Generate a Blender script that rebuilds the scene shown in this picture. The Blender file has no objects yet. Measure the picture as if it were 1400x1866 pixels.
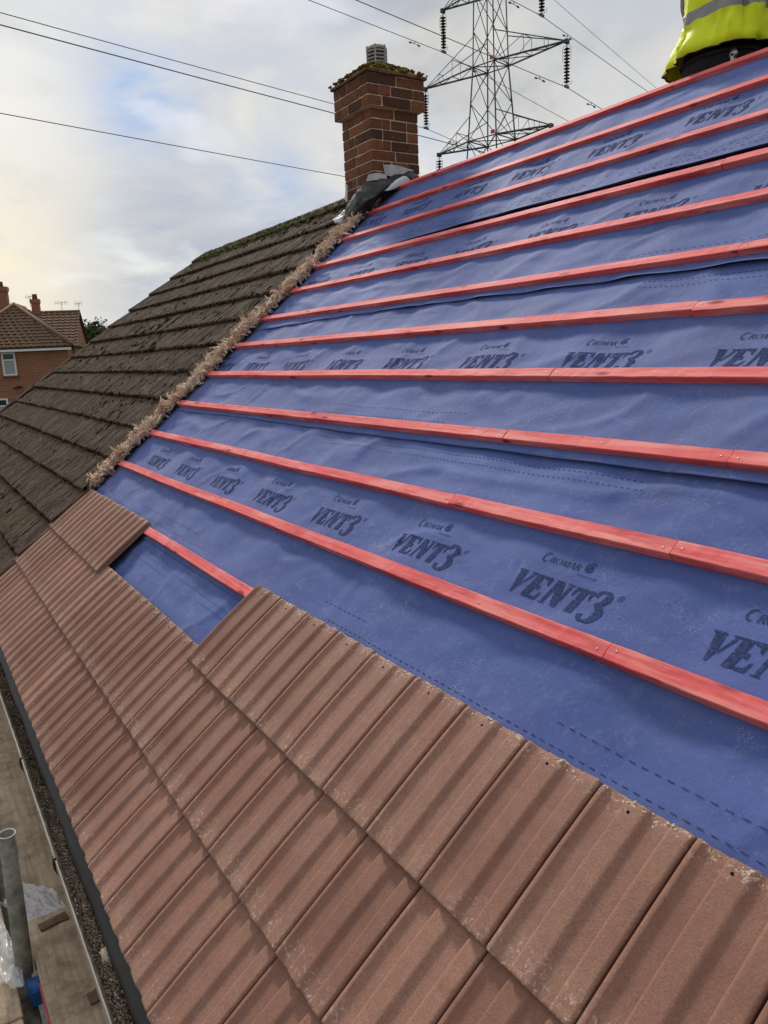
import bpy, bmesh, math, random
from mathutils import Vector, Matrix, noise
random.seed(7)
sc = bpy.context.scene
C = sc.collection
PI = math.pi

# ------------------------------------------------------------------ camera
cam_d = bpy.data.cameras.new('camera'); cam = bpy.data.objects.new('camera', cam_d); C.objects.link(cam)
cam_d.sensor_fit = 'VERTICAL'; cam_d.sensor_height = 24.0; cam_d.lens = 24.0*1403/1866
cam_d.clip_start = .05; cam_d.clip_end = 3000
Rw = ((0.5323, 0.8454, -0.0440), (0.1492, -0.1450, -0.9781), (-0.8333, 0.5141, -0.2033))
right = Vector(Rw[0]).normalized(); fwd = Vector(Rw[2]); fwd = (fwd - right*fwd.dot(right)).normalized()
up = right.cross(fwd)
CAM = Vector((4.436, -0.301, 1.420))
m = Matrix((right, up, -fwd)).transposed().to_4x4(); m.translation = CAM
cam.matrix_world = m
sc.camera = cam

# ------------------------------------------------------------------ world: veiled sky with broken cloud
SUN_EL, SUN_AZ = math.radians(36), math.atan2(0.34, -0.94)      # direction towards the sun: far left
w = bpy.data.worlds.new('World'); sc.world = w; w.use_nodes = True
nt = w.node_tree; nt.nodes.clear()
def N(t, **k):
    n = nt.nodes.new(t)
    for a, b in k.items(): setattr(n, a, b)
    return n
L_ = lambda a, b: nt.links.new(a, b)
out = N('ShaderNodeOutputWorld'); mixs = N('ShaderNodeMixShader')
bg1 = N('ShaderNodeBackground'); bg2 = N('ShaderNodeBackground')
sky = N('ShaderNodeTexSky'); sky.sky_type = 'NISHITA'; sky.sun_disc = False
sky.sun_elevation = SUN_EL; sky.sun_rotation = math.atan2(math.cos(SUN_AZ), math.sin(SUN_AZ))
L_(sky.outputs[0], bg1.inputs[0]); bg1.inputs[1].default_value = .07
tc = N('ShaderNodeTexCoord'); sep = N('ShaderNodeSeparateXYZ'); L_(tc.outputs['Generated'], sep.inputs[0])
def mth(op, a, b=None, c=None, clamp=False):
    n = N('ShaderNodeMath', operation=op, use_clamp=clamp)
    for i, v in enumerate((a, b, c)):
        if v is None: continue
        if isinstance(v, (int, float)): n.inputs[i].default_value = v
        else: L_(v, n.inputs[i])
    return n.outputs[0]
zz = mth('MAXIMUM', mth('ADD', sep.outputs[2], .22), .05)
comb = N('ShaderNodeCombineXYZ'); L_(mth('DIVIDE', sep.outputs[0], zz), comb.inputs[0]); L_(mth('DIVIDE', sep.outputs[1], zz), comb.inputs[1])
def nz(vec, scale, detail=4, rough=.5, off=(0, 0, 0), dist=0., sx=(1, 1, 1)):  # soft noise
    mp = N('ShaderNodeMapping'); mp.inputs['Location'].default_value = off; mp.inputs['Scale'].default_value = sx; L_(vec, mp.inputs[0])
    n = N('ShaderNodeTexNoise'); n.inputs['Scale'].default_value = scale; n.inputs['Detail'].default_value = detail
    n.inputs['Roughness'].default_value = rough; n.inputs['Distortion'].default_value = dist
    L_(mp.outputs[0], n.inputs['Vector']); return n.outputs[0]
def ramp(f, *st):
    r = N('ShaderNodeValToRGB'); e = r.color_ramp.elements
    while len(e) < len(st): e.new(.5)
    for i, (p, c) in enumerate(st): e[i].position = p; e[i].color = (*c, 1) if len(c) == 3 else c
    r.color_ramp.interpolation = 'EASE'
    L_(f, r.inputs[0]); return r.outputs[0]
def mixc(f, a, b, bt='MIX'):
    n = N('ShaderNodeMix', data_type='RGBA', blend_type=bt)
    for i, v in ((0, f), (6, a), (7, b)):
        if isinstance(v, (int, float)): n.inputs[i].default_value = v
        elif isinstance(v, tuple): n.inputs[i].default_value = (*v, 1)
        else: L_(v, n.inputs[i])
    return n.outputs[2]
n1 = nz(comb.outputs[0], 1.25, 7, .56, (3.1, 1.7, 0), .35)
n2 = nz(comb.outputs[0], 1.7, 4, .55, (7.3, 2.2, 0), .2)
n3 = nz(comb.outputs[0], .55, 2, .5, (1.3, 9.2, 0))
cloud = ramp(n1, (.36, (.34, .38, .46)), (.45, (.48, .53, .62)), (.53, (.66, .69, .75)), (.61, (.90, .87, .81)))
warm = ramp(n2, (.50, (0, 0, 0)), (.70, (1, 1, 1)))
cloud = mixc(mth('MULTIPLY', warm, .7), cloud, (.98, .90, .74))
low = mth('SUBTRACT', 1, mth('MULTIPLY', sep.outputs[2], 4.5), clamp=True)
cloud = mixc(mth('MULTIPLY', low, .55), cloud, (.72, .73, .74))
# creamy bright band near where the sun sits behind the cloud
def glow(dx, dy, dz, width, amt, col, c0):
    d = Vector((dx, dy, dz)).normalized()
    dp = N('ShaderNodeVectorMath', operation='DOT_PRODUCT'); L_(tc.outputs['Generated'], dp.inputs[0]); dp.inputs[1].default_value = d
    t = mth('POWER', mth('MAXIMUM', dp.outputs['Value'], 0.0), width)
    return mixc(mth('MULTIPLY', t, amt), c0, col)
mth_blue = .90
wob0 = mth('MULTIPLY', mth('SUBTRACT', nz(comb.outputs[0], 2.6, 6, .6, (2.2, 8.1, 0), .5), .34, clamp=True), 4.2, clamp=True)
wob = mth('ADD', .35, mth('MULTIPLY', wob0, .65))
def glow2(x, y, width, amt, col, c0):
    d = right*((x-700)/1403)-up*((y-933)/1403)+fwd; return glow(d.x, d.y, d.z, width, mth('MULTIPLY', wob, amt), col, c0)
cloud = glow2(1050, 190, 70, .90, (1.08, 1.0, .82), cloud)
cloud = glow2(130, 350, 80, .95, (1.12, 1.02, .82), cloud)
cloud = glow2(40, 130, 60, .70, (.96, .96, .94), cloud)
cloud = glow2(20, 510, 260, .90, (1.12, .98, .72), cloud)
cloud = glow2(450, 60, 90, .8, (.60, .65, .74), cloud)
cloud = glow2(330, 450, 110, 1.0, (.50, .55, .64), cloud)
cloud = glow2(255, 170, 700, mth_blue, (.36, .54, .88), cloud)
cloud = glow2(500, 335, 700, .7, (.42, .56, .80), cloud)
cloud = glow2(1120, 30, 90, .85, (.54, .59, .68), cloud)
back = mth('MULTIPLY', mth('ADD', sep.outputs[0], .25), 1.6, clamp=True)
cloud = mixc(mth('MULTIPLY', back, .62), cloud, (.25, .27, .31))      # unseen sky behind the camera dimmed, for directional contrast on the tiles
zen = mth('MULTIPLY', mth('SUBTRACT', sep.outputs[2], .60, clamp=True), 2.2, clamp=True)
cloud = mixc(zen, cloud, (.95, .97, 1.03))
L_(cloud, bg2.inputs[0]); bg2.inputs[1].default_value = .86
gap = ramp(nz(comb.outputs[0], 2.1, 4, .5, (4.4, 5.3, 0), .3), (.56, (1, 1, 1)), (.74, (.30, .30, .30)))
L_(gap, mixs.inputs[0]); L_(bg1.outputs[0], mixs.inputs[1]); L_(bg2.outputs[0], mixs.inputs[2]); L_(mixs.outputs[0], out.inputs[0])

sun_d = bpy.data.lights.new('sun', 'SUN'); sun_d.energy = 2.7; sun_d.angle = math.radians(7); sun_d.color = (1, .95, .86)
sun = bpy.data.objects.new('sun', sun_d); C.objects.link(sun)
sdir = Vector((math.cos(SUN_AZ)*math.cos(SUN_EL), math.sin(SUN_AZ)*math.cos(SUN_EL), math.sin(SUN_EL)))
sun.rotation_euler = sdir.to_track_quat('Z', 'Y').to_euler()
vs = sc.view_settings; vs.view_transform = 'Standard'; vs.look = 'None'; vs.exposure = .16; vs.gamma = 1; vs.use_curve_mapping = False

# ------------------------------------------------------------------ materials
MATS = {}
def material(name):
    mt = bpy.data.materials.new(name); mt.use_nodes = True
    return mt
class G:
    """small helper round a material's node tree"""
    def __init__(s, name, rough=.8, metal=0., spec=.5):
        s.m = material(name); s.t = s.m.node_tree; s.b = s.t.nodes['Principled BSDF']
        s.b.inputs['Roughness'].default_value = rough; s.b.inputs['Metallic'].default_value = metal
        s.b.inputs['Specular IOR Level'].default_value = spec
        s.tc = s.t.nodes.new('ShaderNodeTexCoord'); s.oi = s.t.nodes.new('ShaderNodeObjectInfo'); MATS[name] = s.m
    def n(s, t, **k):
        x = s.t.nodes.new(t)
        for a, b in k.items(): setattr(x, a, b)
        return x
    def l(s, a, b): s.t.links.new(a, b)
    def set(s, inp, v):
        if isinstance(v, (int, float)): inp.default_value = v
        elif isinstance(v, tuple): inp.default_value = (*v, 1) if len(v) == 3 and inp.type == 'RGBA' else v
        else: s.l(v, inp)
    def math(s, op, a, b=0., clamp=False):
        x = s.n('ShaderNodeMath', operation=op, use_clamp=clamp); s.set(x.inputs[0], a); s.set(x.inputs[1], b); return x.outputs[0]
    def vec(s, scale=(1, 1, 1), rnd=True, src='Object', loc=None):
        mp = s.n('ShaderNodeMapping'); mp.inputs['Scale'].default_value = scale; s.l(s.tc.outputs[src], mp.inputs[0])
        if rnd:
            c = s.n('ShaderNodeVectorMath', operation='SCALE'); c.inputs[0].default_value = (37., 61., 19.); s.l(s.oi.outputs['Random'], c.inputs['Scale'])
            a = s.n('ShaderNodeVectorMath', operation='ADD'); s.l(mp.outputs[0], a.inputs[0]); s.l(c.outputs[0], a.inputs[1]); return a.outputs[0]
        return mp.outputs[0]
    def noise(s, scale, detail=3, rough=.55, v=None, dist=0.):
        x = s.n('ShaderNodeTexNoise'); x.inputs['Scale'].default_value = scale; x.inputs['Detail'].default_value = detail
        x.inputs['Roughness'].default_value = rough; x.inputs['Distortion'].default_value = dist
        s.l(v if v is not None else s.vec(), x.inputs['Vector']); return x.outputs[0]
    def vor(s, scale, v=None, feat='F1'):
        x = s.n('ShaderNodeTexVoronoi', feature=feat); x.inputs['Scale'].default_value = scale
        s.l(v if v is not None else s.vec(), x.inputs['Vector']); return x.outputs[0]
    def ramp(s, f, *st):
        r = s.n('ShaderNodeValToRGB'); e = r.color_ramp.elements
        while len(e) < len(st): e.new(.5)
        for i, (p, c) in enumerate(st):
            if isinstance(c, (int, float)): c = (c, c, c)
            e[i].position = p; e[i].color = (*c, 1)
        s.l(f, r.inputs[0]); return r.outputs[0]
    def mix(s, f, a, b, bt='MIX'):
        x = s.n('ShaderNodeMix', data_type='RGBA', blend_type=bt)
        s.set(x.inputs[0], f); s.set(x.inputs[6], a); s.set(x.inputs[7], b); return x.outputs[2]
    def col(s, c): s.set(s.b.inputs['Base Color'], c); return s
    def bump(s, h, strength=.3, dist=.005):
        x = s.n('ShaderNodeBump'); x.inputs['Strength'].default_value = strength; x.inputs['Distance'].default_value = dist
        s.l(h, x.inputs['Height'])
        prev = s.b.inputs['Normal']
        if prev.is_linked: s.l(prev.links[0].from_socket, x.inputs['Normal'])
        s.l(x.outputs[0], prev); return s

def simple(name, c, rough=.7, metal=0., var=.25, scale=20, bump=.15, bd=.003, spec=.5):
    g = G(name, rough, metal, spec)
    n = g.noise(scale, 5, .65)
    d = tuple(x*(1-var) for x in c); e = tuple(min(1, x*(1+var)) for x in c)
    g.col(g.ramp(n, (.3, d), (.7, e))); g.bump(n, bump, bd); return g

# new concrete tile: sandy brown-red, pale lime bloom near the ends, damp dark stains
TL, TW = .3526, .2
g = G('new_tile_concrete', .78, 0, .35)
big = g.noise(5, 4, .6); fine = g.noise(260, 3, .7); mid = g.noise(38, 4, .65)
base = g.ramp(g.math('ADD', g.math('MULTIPLY', big, .6), g.math('MULTIPLY', g.oi.outputs['Random'], .4)),
              (.26, (.225, .100, .068)), (.44, (.310, .150, .102)), (.58, (.350, .186, .130)), (.74, (.410, .195, .135)))
base = g.mix(g.ramp(mid, (.38, .0), (.75, .45)), base, (.205, .095, .064))
base = g.mix(g.ramp(fine, (.35, .55), (.6, .0)), base, (.155, .078, .055))
base = g.mix(g.ramp(g.noise(420, 2, .5), (.66, .0), (.74, .4)), base, (.50, .37, .30))
sp = g.n('ShaderNodeSeparateXYZ'); g.l(g.tc.outputs['Object'], sp.inputs[0])
tail = g.math('SUBTRACT', 1., g.math('MULTIPLY', sp.outputs[1], 14.), True)
head = g.math('MULTIPLY', g.math('SUBTRACT', sp.outputs[1], TL-.05), 20., True)
ends = g.math('MAXIMUM', g.math('POWER', tail, .8), head)
bl = g.math('MULTIPLY', g.ramp(g.noise(95, 5, .8, dist=.6), (.54, .0), (.66, 1.)), g.math('MULTIPLY', ends, g.ramp(g.noise(11, 2, .5), (.38, .0), (.50, 1.))))
base = g.mix(g.math('MULTIPLY', bl, .95), base, (.72, .60, .48))
base = g.mix(g.math('MULTIPLY', tail, .22), base, (.42, .25, .18))  # lighting gradient painted into the colour: tails lighter
base = g.mix(g.math('MULTIPLY', g.ramp(g.noise(16, 4, .7), (.62, .0), (.74, .45)), 1.), base, (.17, .052, .030))
g.col(base); g.bump(fine, .5, .0014); g.bump(mid, .35, .0025)
tile_mat = g.m

simple('tile_cut_edge', (.16, .095, .075), .9, var=.4, scale=80)
simple('black_hole', (.012, .009, .008), .9)
simple('lime_crust', (.60, .50, .38), .9, var=.35, scale=120, bump=.5)

# old tile: dark brown-grey, dark mossy streaks along the slope, pale lichen specks
g = G('old_tile', .92, 0, .2)
v0 = g.vec((1, 1, 1), False)
a = g.noise(4, 4, .6, v0); b_ = g.noise(45, 5, .7, g.vec((1, .35, 1), False))
c = g.ramp(a, (.3, (.085, .055, .034)), (.7, (.150, .100, .062)))
c = g.mix(g.ramp(b_, (.4, .75), (.60, 0.)), c, (.040, .028, .019))
c = g.mix(g.ramp(g.noise(150, 3, .7, v0), (.55, 0.), (.72, .55)), c, (.19, .14, .10))
c = g.mix(g.ramp(g.noise(70, 2, .4, v0), (.70, 0.), (.73, .85)), c, (.42, .36, .28))
c = g.mix(g.ramp(g.noise(1.3, 4, .7, v0), (.58, 0.), (.72, .45)), c, (.075, .075, .022))
g.col(c); g.bump(g.noise(170, 4, .75, v0), .8, .005); g.bump(b_, .5, .006)

g = G('dark_moss', 1, 0, .1); n = g.noise(60, 4, .7, g.vec((1, 1, 1), False))
g.col(g.ramp(n, (.35, (.010, .008, .005)), (.6, (.024, .019, .010)), (.78, (.055, .045, .016)))); g.bump(n, .9, .01)
g = G('green_moss', 1, 0, .1); n = g.noise(30, 5, .75, g.vec((1, 1, 1), False))
g.col(g.ramp(n, (.35, (.035, .034, .013)), (.52, (.085, .090, .024)), (.68, (.17, .165, .035)), (.82, (.28, .22, .05)))); g.bump(n, .9, .01)

# membrane
g = G('membrane_blue', .78, 0, .16)
v0 = g.vec((1, 1, 1), False)
a = g.noise(2.2, 4, .6, v0); s1 = g.noise(14, 6, .8, g.vec((1, 1.6, 1), False), .8)
c = g.ramp(a, (.3, (.066, .100, .285)), (.7, (.092, .134, .350)))
c = g.mix(g.ramp(s1, (.55, 0.), (.80, .42)), c, (.30, .34, .55))
c = g.mix(g.ramp(g.noise(240, 2, .6, v0), (.68, 0.), (.76, .5)), c, g.mix(1., (.30, .34, .55), (.42, .46, .62)))
c = g.mix(g.math('MULTIPLY', g.ramp(g.noise(480, 2, .5, v0), (.60, 0.), (.68, 1.)), g.ramp(g.noise(4, 4, .7, v0), (.52, 0.), (.64, .8))), c, (.55, .58, .70))
g.col(c)
c = g.mix(g.ramp(g.noise(26, 5, .8, g.vec((1, .5, 1), False), 1.5), (.60, 0.), (.74, .38)), c, (.26, .31, .50))
c = g.mix(g.ramp(g.noise(1.7, 5, .75, v0), (.50, 0.), (.72, .38)), c, (.17, .18, .29))
g.col(c)
wv = g.n('ShaderNodeTexWave', wave_type='BANDS', bands_direction='DIAGONAL'); wv.inputs['Scale'].default_value = 62; wv.inputs['Distortion'].default_value = 1.2
wv.inputs['Detail'].default_value = 2; g.l(v0, wv.inputs['Vector'])
g.bump(wv.outputs['Fac'], .22, .0012); g.bump(g.noise(9, 5, .65, v0), .5, .008); g.bump(g.noise(330, 3, .6, v0), .25, .0006)
g.b.inputs['Sheen Weight'].default_value = .08; g.b.inputs['Sheen Roughness'].default_value = .5
simple('membrane_underside', (.045, .05, .07), .8)
g = G('printed_ink', .92, 0, .08); v0 = g.vec((1, 1, 1), False)
g.col(g.mix(g.ramp(g.noise(160, 3, .7, v0), (.42, .0), (.62, .85)), (.030, .040, .098), (.062, .086, .225)))

# batten: red dyed softwood
g = G('batten_red', .72, 0, .25)
v = g.vec((1.5, 60, 60)); gr = g.noise(1.6, 6, .7, v, .5); pt = g.noise(3.5, 4, .6, g.vec((1, 6, 6)))
c = g.ramp(gr, (.25, (.50, .040, .052)), (.5, (.80, .110, .118)), (.75, (.92, .28, .25)))
c = g.mix(g.ramp(pt, (.45, 0.), (.70, .65)), c, (.94, .42, .36))
c = g.mix(g.ramp(g.noise(2.2, 5, .7, g.vec((1, 9, 9))), (.52, .0), (.66, .8)), c, (.47, .018, .030))
c = g.mix(g.math('MULTIPLY', g.oi.outputs['Random'], .30), c, (.82, .22, .18))
kn = g.vor(4.2, g.vec((1, 3.5, 3.5)))
c = g.mix(g.ramp(kn, (.08, .85), (.17, 0.)), c, (.20, .012, .014))
g.col(c); g.bump(gr, .35, .002)
simple('nail_steel', (.40, .30, .24), .5, .4)

simple('tan_fibre', (.82, .57, .42), .95, var=.45, scale=60)
simple('pale_fibre', (.88, .67, .54), .95, var=.3, scale=60)
simple('dark_fibre', (.60, .38, .25), .95, var=.4, scale=60)

def brick_island(name, lo, hi, dk):
    g = G(name, .9, 0, .2); geo = g.n('ShaderNodeNewGeometry'); v0 = g.vec((1, 1, 1), False)
    c = g.ramp(geo.outputs['Random Per Island'], (0., dk), (.35, lo), (.8, hi), (1., (hi[0]*1.25, hi[1]*1.15, hi[2])))
    c = g.mix(g.ramp(g.noise(25, 5, .75, v0), (.45, 0.), (.70, .65)), c, (.085, .048, .032))
    c = g.mix(g.ramp(g.noise(95, 3, .7, v0), (.64, 0.), (.70, .8)), c, (.50, .44, .30))
    g.col(c); g.bump(g.noise(120, 4, .7, v0), .6, .004)
brick_island('chimney_brick', (.185, .072, .042), (.245, .096, .052), (.095, .044, .032))
simple('mortar', (.66, .56, .40), .95, var=.35, scale=60, bump=.6, bd=.006)
simple('crown_tile', (.19, .10, .062), .9, var=.4, scale=30)
g = G('flaunching', .95, 0, .2); v0 = g.vec((1, 1, 1), False); n = g.noise(18, 5, .7, v0)
g.col(g.ramp(n, (.32, (.06, .05, .02)), (.45, (.16, .125, .035)), (.56, (.34, .26, .05)), (.7, (.50, .36, .06)))); g.bump(n, .9, .02)
simple('cowl_grey', (.42, .40, .375), .75, var=.25, scale=30)
simple('dark_void', (.02, .018, .016), .9)
g = G('lead_dark', .60, .1, .4); v0 = g.vec((1, 1, 1), False); n = g.noise(12, 5, .7, v0)
g.col(g.ramp(n, (.35, (.020, .020, .019)), (.55, (.050, .049, .046)), (.78, (.15, .145, .135)))); g.bump(n, .8, .02); g.bump(g.noise(60, 4, .7, v0), .5, .004)
simple('lead_pale', (.50, .50, .49), .55, .2, var=.2, scale=18)
simple('white_felt', (.66, .68, .70), .7, var=.1)

g = G('steel_tower', .75, 0, .3); g.col(g.ramp(g.noise(3, 3), (.3, (.085, .090, .085)), (.7, (.135, .14, .13))))
simple('insulator_brown', (.045, .024, .022), .3, var=.3)
simple('wire_grey', (.13, .13, .14), .5, .4)
simple('galv_steel', (.20, .195, .155), .65, .1, var=.55, scale=22)
simple('galv_rim', (.25, .24, .20), .6, .1)
simple('blue_paint', (.02, .13, .38), .45)
simple('pink_tape', (.62, .06, .10), .6)
simple('gutter_plastic', (.34, .30, .24), .5, var=.35, scale=18)
simple('gutter_lip', (.12, .115, .10), .5, var=.2)
simple('eave_tray', (.020, .019, .018), .6, var=.3)
simple('debris_base', (.085, .058, .038), 1, var=.5, scale=120, bump=1, bd=.01)
g = G('debris_chip', .95, 0, .2); geo = g.n('ShaderNodeNewGeometry')
g.col(g.ramp(geo.outputs['Random Per Island'], (0., (.10, .065, .045)), (.5, (.30, .22, .15)), (.8, (.52, .42, .31)), (1., (.85, .78, .66))))
# scaffold board
g = G('scaffold_board', .85, 0, .25); v = g.vec((2, 40, 40)); gr = g.noise(1.5, 6, .7, v, .6)
c = g.ramp(gr, (.3, (.34, .25, .165)), (.55, (.52, .405, .28)), (.75, (.63, .51, .37)))
saw = g.n('ShaderNodeTexWave', wave_type='BANDS', bands_direction='X'); saw.inputs['Scale'].default_value = 42; saw.inputs['Distortion'].default_value = 3.; saw.inputs['Detail'].default_value = 3
g.l(g.vec(), saw.inputs['Vector'])
c = g.mix(g.ramp(g.noise(9, 5, .75), (.46, 0.), (.66, .75)), c, (.17, .12, .08))
c = g.mix(g.math('MULTIPLY', g.ramp(saw.outputs['Fac'], (.2, .35), (.6, 0.)), g.ramp(g.noise(3, 2), (.4, 0.), (.6, 1.))), c, (.17, .11, .065))
c = g.mix(g.ramp(g.noise(60, 3, .7), (.66, 0.), (.74, .7)), c, (.09, .04, .03))
g.col(c); g.bump(gr, .5, .003); g.bump(saw.outputs['Fac'], .3, .002)
simple('old_wood', (.15, .095, .055), .9, var=.4, scale=40)
g = G('polythene', .25, 0, .5); g.b.inputs['Base Color'].default_value = (.95, .95, .96, 1)
g.b.inputs['Transmission Weight'].default_value = .35; g.b.inputs['Alpha'].default_value = .62; g.b.inputs['Subsurface Weight'].default_value = 0

def bricktex(name, c1, c2, mort, sc_=1.):
    g = G(name, .9, 0, .2); v0 = g.vec((1, 1, 1), False)
    sx = g.n('ShaderNodeSeparateXYZ'); g.l(v0, sx.inputs[0]); cb = g.n('ShaderNodeCombineXYZ')
    g.l(g.math('ADD', sx.outputs[0], sx.outputs[1]), cb.inputs[0]); g.l(sx.outputs[2], cb.inputs[1])
    b = g.n('ShaderNodeTexBrick'); b.inputs['Scale'].default_value = 1; b.inputs['Brick Width'].default_value = .225*sc_; b.inputs['Row Height'].default_value = .075*sc_
    b.inputs['Mortar Size'].default_value = .010*sc_; b.inputs['Bias'].default_value = 0; b.inputs['Color1'].default_value = (*c1, 1); b.inputs['Color2'].default_value = (*c2, 1); b.inputs['Mortar'].default_value = (*mort, 1)
    g.l(cb.outputs[0], b.inputs['Vector'])
    c = g.mix(g.ramp(g.noise(.9, 4, .7, v0), (.4, 0.), (.7, .35)), b.outputs['Color'], (c1[0]*.6, c1[1]*.6, c1[2]*.6))
    g.col(c); g.bump(b.outputs['Fac'], -.4, .01)
bricktex('house_brick', (.40, .130, .066), (.29, .095, .050), (.42, .32, .22))
bricktex('our_brick', (.28, .10, .055), (.20, .075, .045), (.34, .28, .20))
def rooftex(name, c1, c2):
    g = G(name, .9, 0, .2); v0 = g.vec((1, 1, 1), False)
    c = g.ramp(g.noise(3, 5, .7, v0), (.3, c1), (.7, c2)); g.col(c); g.bump(g.noise(14, 4, .7, v0), .5, .02)
rooftex('far_tile', (.135, .082, .050), (.205, .130, .080))
simple('far_tile_dark', (.05, .032, .022), .95)
simple('white_upvc', (.85, .85, .84), .4, var=.04)
g = G('window_glass', .08, 0, .6); g.b.inputs['Base Color'].default_value = (.03, .035, .04, 1)
simple('net_curtain', (.50, .50, .48), .9, var=.2, scale=30)
g = G('leaf_green', .7, 0, .3); geo = g.n('ShaderNodeNewGeometry')
g.col(g.ramp(geo.outputs['Random Per Island'], (0., (.025, .045, .012)), (.6, (.06, .095, .028)), (1., (.12, .15, .045))))
g = G('lichen_moss', 1, 0, .1); n = g.noise(40, 5, .75, g.vec((1, 1, 1), False))
g.col(g.ramp(n, (.35, (.07, .055, .02)), (.52, (.19, .145, .035)), (.7, (.40, .29, .05)))); g.bump(n, .9, .01)
simple('bark', (.10, .07, .05), .95)
g = G('grass_ground', 1, 0, .1); v0 = g.vec((1, 1, 1), False)
g.col(g.ramp(g.noise(.5, 6, .7, v0), (.35, (.035, .055, .018)), (.65, (.075, .09, .035)))); g.bump(g.noise(30, 4, .7, v0), .6, .03)
simple('path_concrete', (.24, .23, .21), .9)
# clothing
g = G('hi_vis', .62, 0, .3); n = g.noise(7, 4, .6); g.col(g.ramp(n, (.3, (.70, .80, .010)), (.7, (.82, .92, .015))))
g.bump(g.noise(600, 2), .12, .0006); g.bump(n, .3, .02); g.b.inputs['Emission Strength'].default_value = 0
simple('reflective_tape', (.26, .255, .25), .4, .3, var=.12)
simple('vest_binding', (.03, .035, .03), .8)
simple('black_cloth', (.010, .010, .012), .85, var=.5, scale=12, bump=.4, bd=.01)
simple('grey_jersey', (.27, .26, .25), .95, var=.15)
simple('skin', (.50, .29, .21), .55, var=.06)
simple('short_hair', (.06, .04, .025), .8)
simple('buckle_metal', (.40, .38, .35), .35, .8)
simple('boot_leather', (.09, .055, .03), .7)

# ------------------------------------------------------------------ mesh helpers
TH = math.radians(39.6); CT, ST = math.cos(TH), math.sin(TH)
MR = Matrix(((1, 0, 0, 0), (0, CT, -ST, 0), (0, ST, CT, 0), (0, 0, 0, 1)))     # roof (a, v, h) -> world
def RW(a, v, h=0.): return Vector((a, v*CT-h*ST, v*ST+h*CT))
def tag(o, label=None, cat=None, group=None, kind=None):
    for k, v in (('label', label), ('category', cat), ('group', group), ('kind', kind)):
        if v: o[k] = v
    return o
def obj(name, bm, mats, parent=None, smooth=False, mw=None):
    me = bpy.data.meshes.new(name)
    if isinstance(bm, bmesh.types.BMesh): bm.to_mesh(me); bm.free()
    else: me.from_pydata(bm[0], [], bm[1]); me.update()
    for mt in (mats if isinstance(mats, (list, tuple)) else [mats]): me.materials.append(MATS[mt])
    if smooth: me.polygons.foreach_set('use_smooth', [True]*len(me.polygons))
    o = bpy.data.objects.new(name, me); C.objects.link(o)
    if parent: o.parent = parent
    if mw is not None: o.matrix_world = mw
    return o
def empty(name, loc=(0, 0, 0), rz=0.):
    o = bpy.data.objects.new(name, None); C.objects.link(o); o.location = loc; o.rotation_euler = (0, 0, rz); o.empty_display_size = .2
    return o
def box(bm, a, b, mat=0, M=None):
    x0, y0, z0 = a; x1, y1, z1 = b
    vs_ = [bm.verts.new(M @ Vector(p) if M else p) for p in ((x0,y0,z0),(x1,y0,z0),(x1,y1,z0),(x0,y1,z0),(x0,y0,z1),(x1,y0,z1),(x1,y1,z1),(x0,y1,z1))]
    for f in ((0,3,2,1),(4,5,6,7),(0,1,5,4),(1,2,6,5),(2,3,7,6),(3,0,4,7)):
        q = bm.faces.new([vs_[i] for i in f]); q.material_index = mat
    return vs_
def bar(bm, p, q, r, n=4, r2=None, mat=0, caps=True):
    p, q = Vector(p), Vector(q); d = q-p
    if d.length < 1e-6: return
    z = d.normalized(); x = z.orthogonal().normalized(); y = z.cross(x); r2 = r if r2 is None else r2
    A = [bm.verts.new(p+(x*math.cos(2*PI*i/n+PI/4)+y*math.sin(2*PI*i/n+PI/4))*r) for i in range(n)]
    B = [bm.verts.new(q+(x*math.cos(2*PI*i/n+PI/4)+y*math.sin(2*PI*i/n+PI/4))*r2) for i in range(n)]
    for i in range(n):
        f = bm.faces.new((A[i], A[(i+1) % n], B[(i+1) % n], B[i])); f.material_index = mat; f.smooth = n > 5
    if caps:
        f = bm.faces.new(A[::-1]); f.material_index = mat
        f = bm.faces.new(B); f.material_index = mat
def tube(bm, pts, r, n=6, mat=0):
    pts = [Vector(p) for p in pts]; prev = None; rings = []
    for i, p in enumerate(pts):
        t = (pts[min(i+1, len(pts)-1)]-pts[max(i-1, 0)]).normalized()
        x = (prev - t*prev.dot(t)).normalized() if prev is not None else t.orthogonal().normalized()
        prev = x; y = t.cross(x); rr = r[i] if isinstance(r, (list, tuple)) else r
        rings.append([bm.verts.new(p+(x*math.cos(2*PI*k/n)+y*math.sin(2*PI*k/n))*rr) for k in range(n)])
    for a, b in zip(rings, rings[1:]):
        for k in range(n):
            f = bm.faces.new((a[k], a[(k+1) % n], b[(k+1) % n], b[k])); f.smooth = True; f.material_index = mat
    for rg, s in ((rings[0], -1), (rings[-1], 1)):
        try: f = bm.faces.new(rg[::s]); f.material_index = mat
        except ValueError: pass
def lathe(bm, prof, c=(0, 0, 0), n=20, mat=0, mats=None):
    rings = []
    for r, z in prof:
        rings.append([bm.verts.new((c[0]+r*math.cos(2*PI*k/n), c[1]+r*math.sin(2*PI*k/n), c[2]+z)) for k in range(n)])
    for i, (a, b) in enumerate(zip(rings, rings[1:])):
        for k in range(n):
            f = bm.faces.new((a[k], a[(k+1) % n], b[(k+1) % n], b[k])); f.smooth = True; f.material_index = mats[i] if mats else mat
    for rg, s in ((rings[0], -1), (rings[-1], 1)):
        try: bm.faces.new(rg[::s]).material_index = mat
        except ValueError: pass
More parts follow.
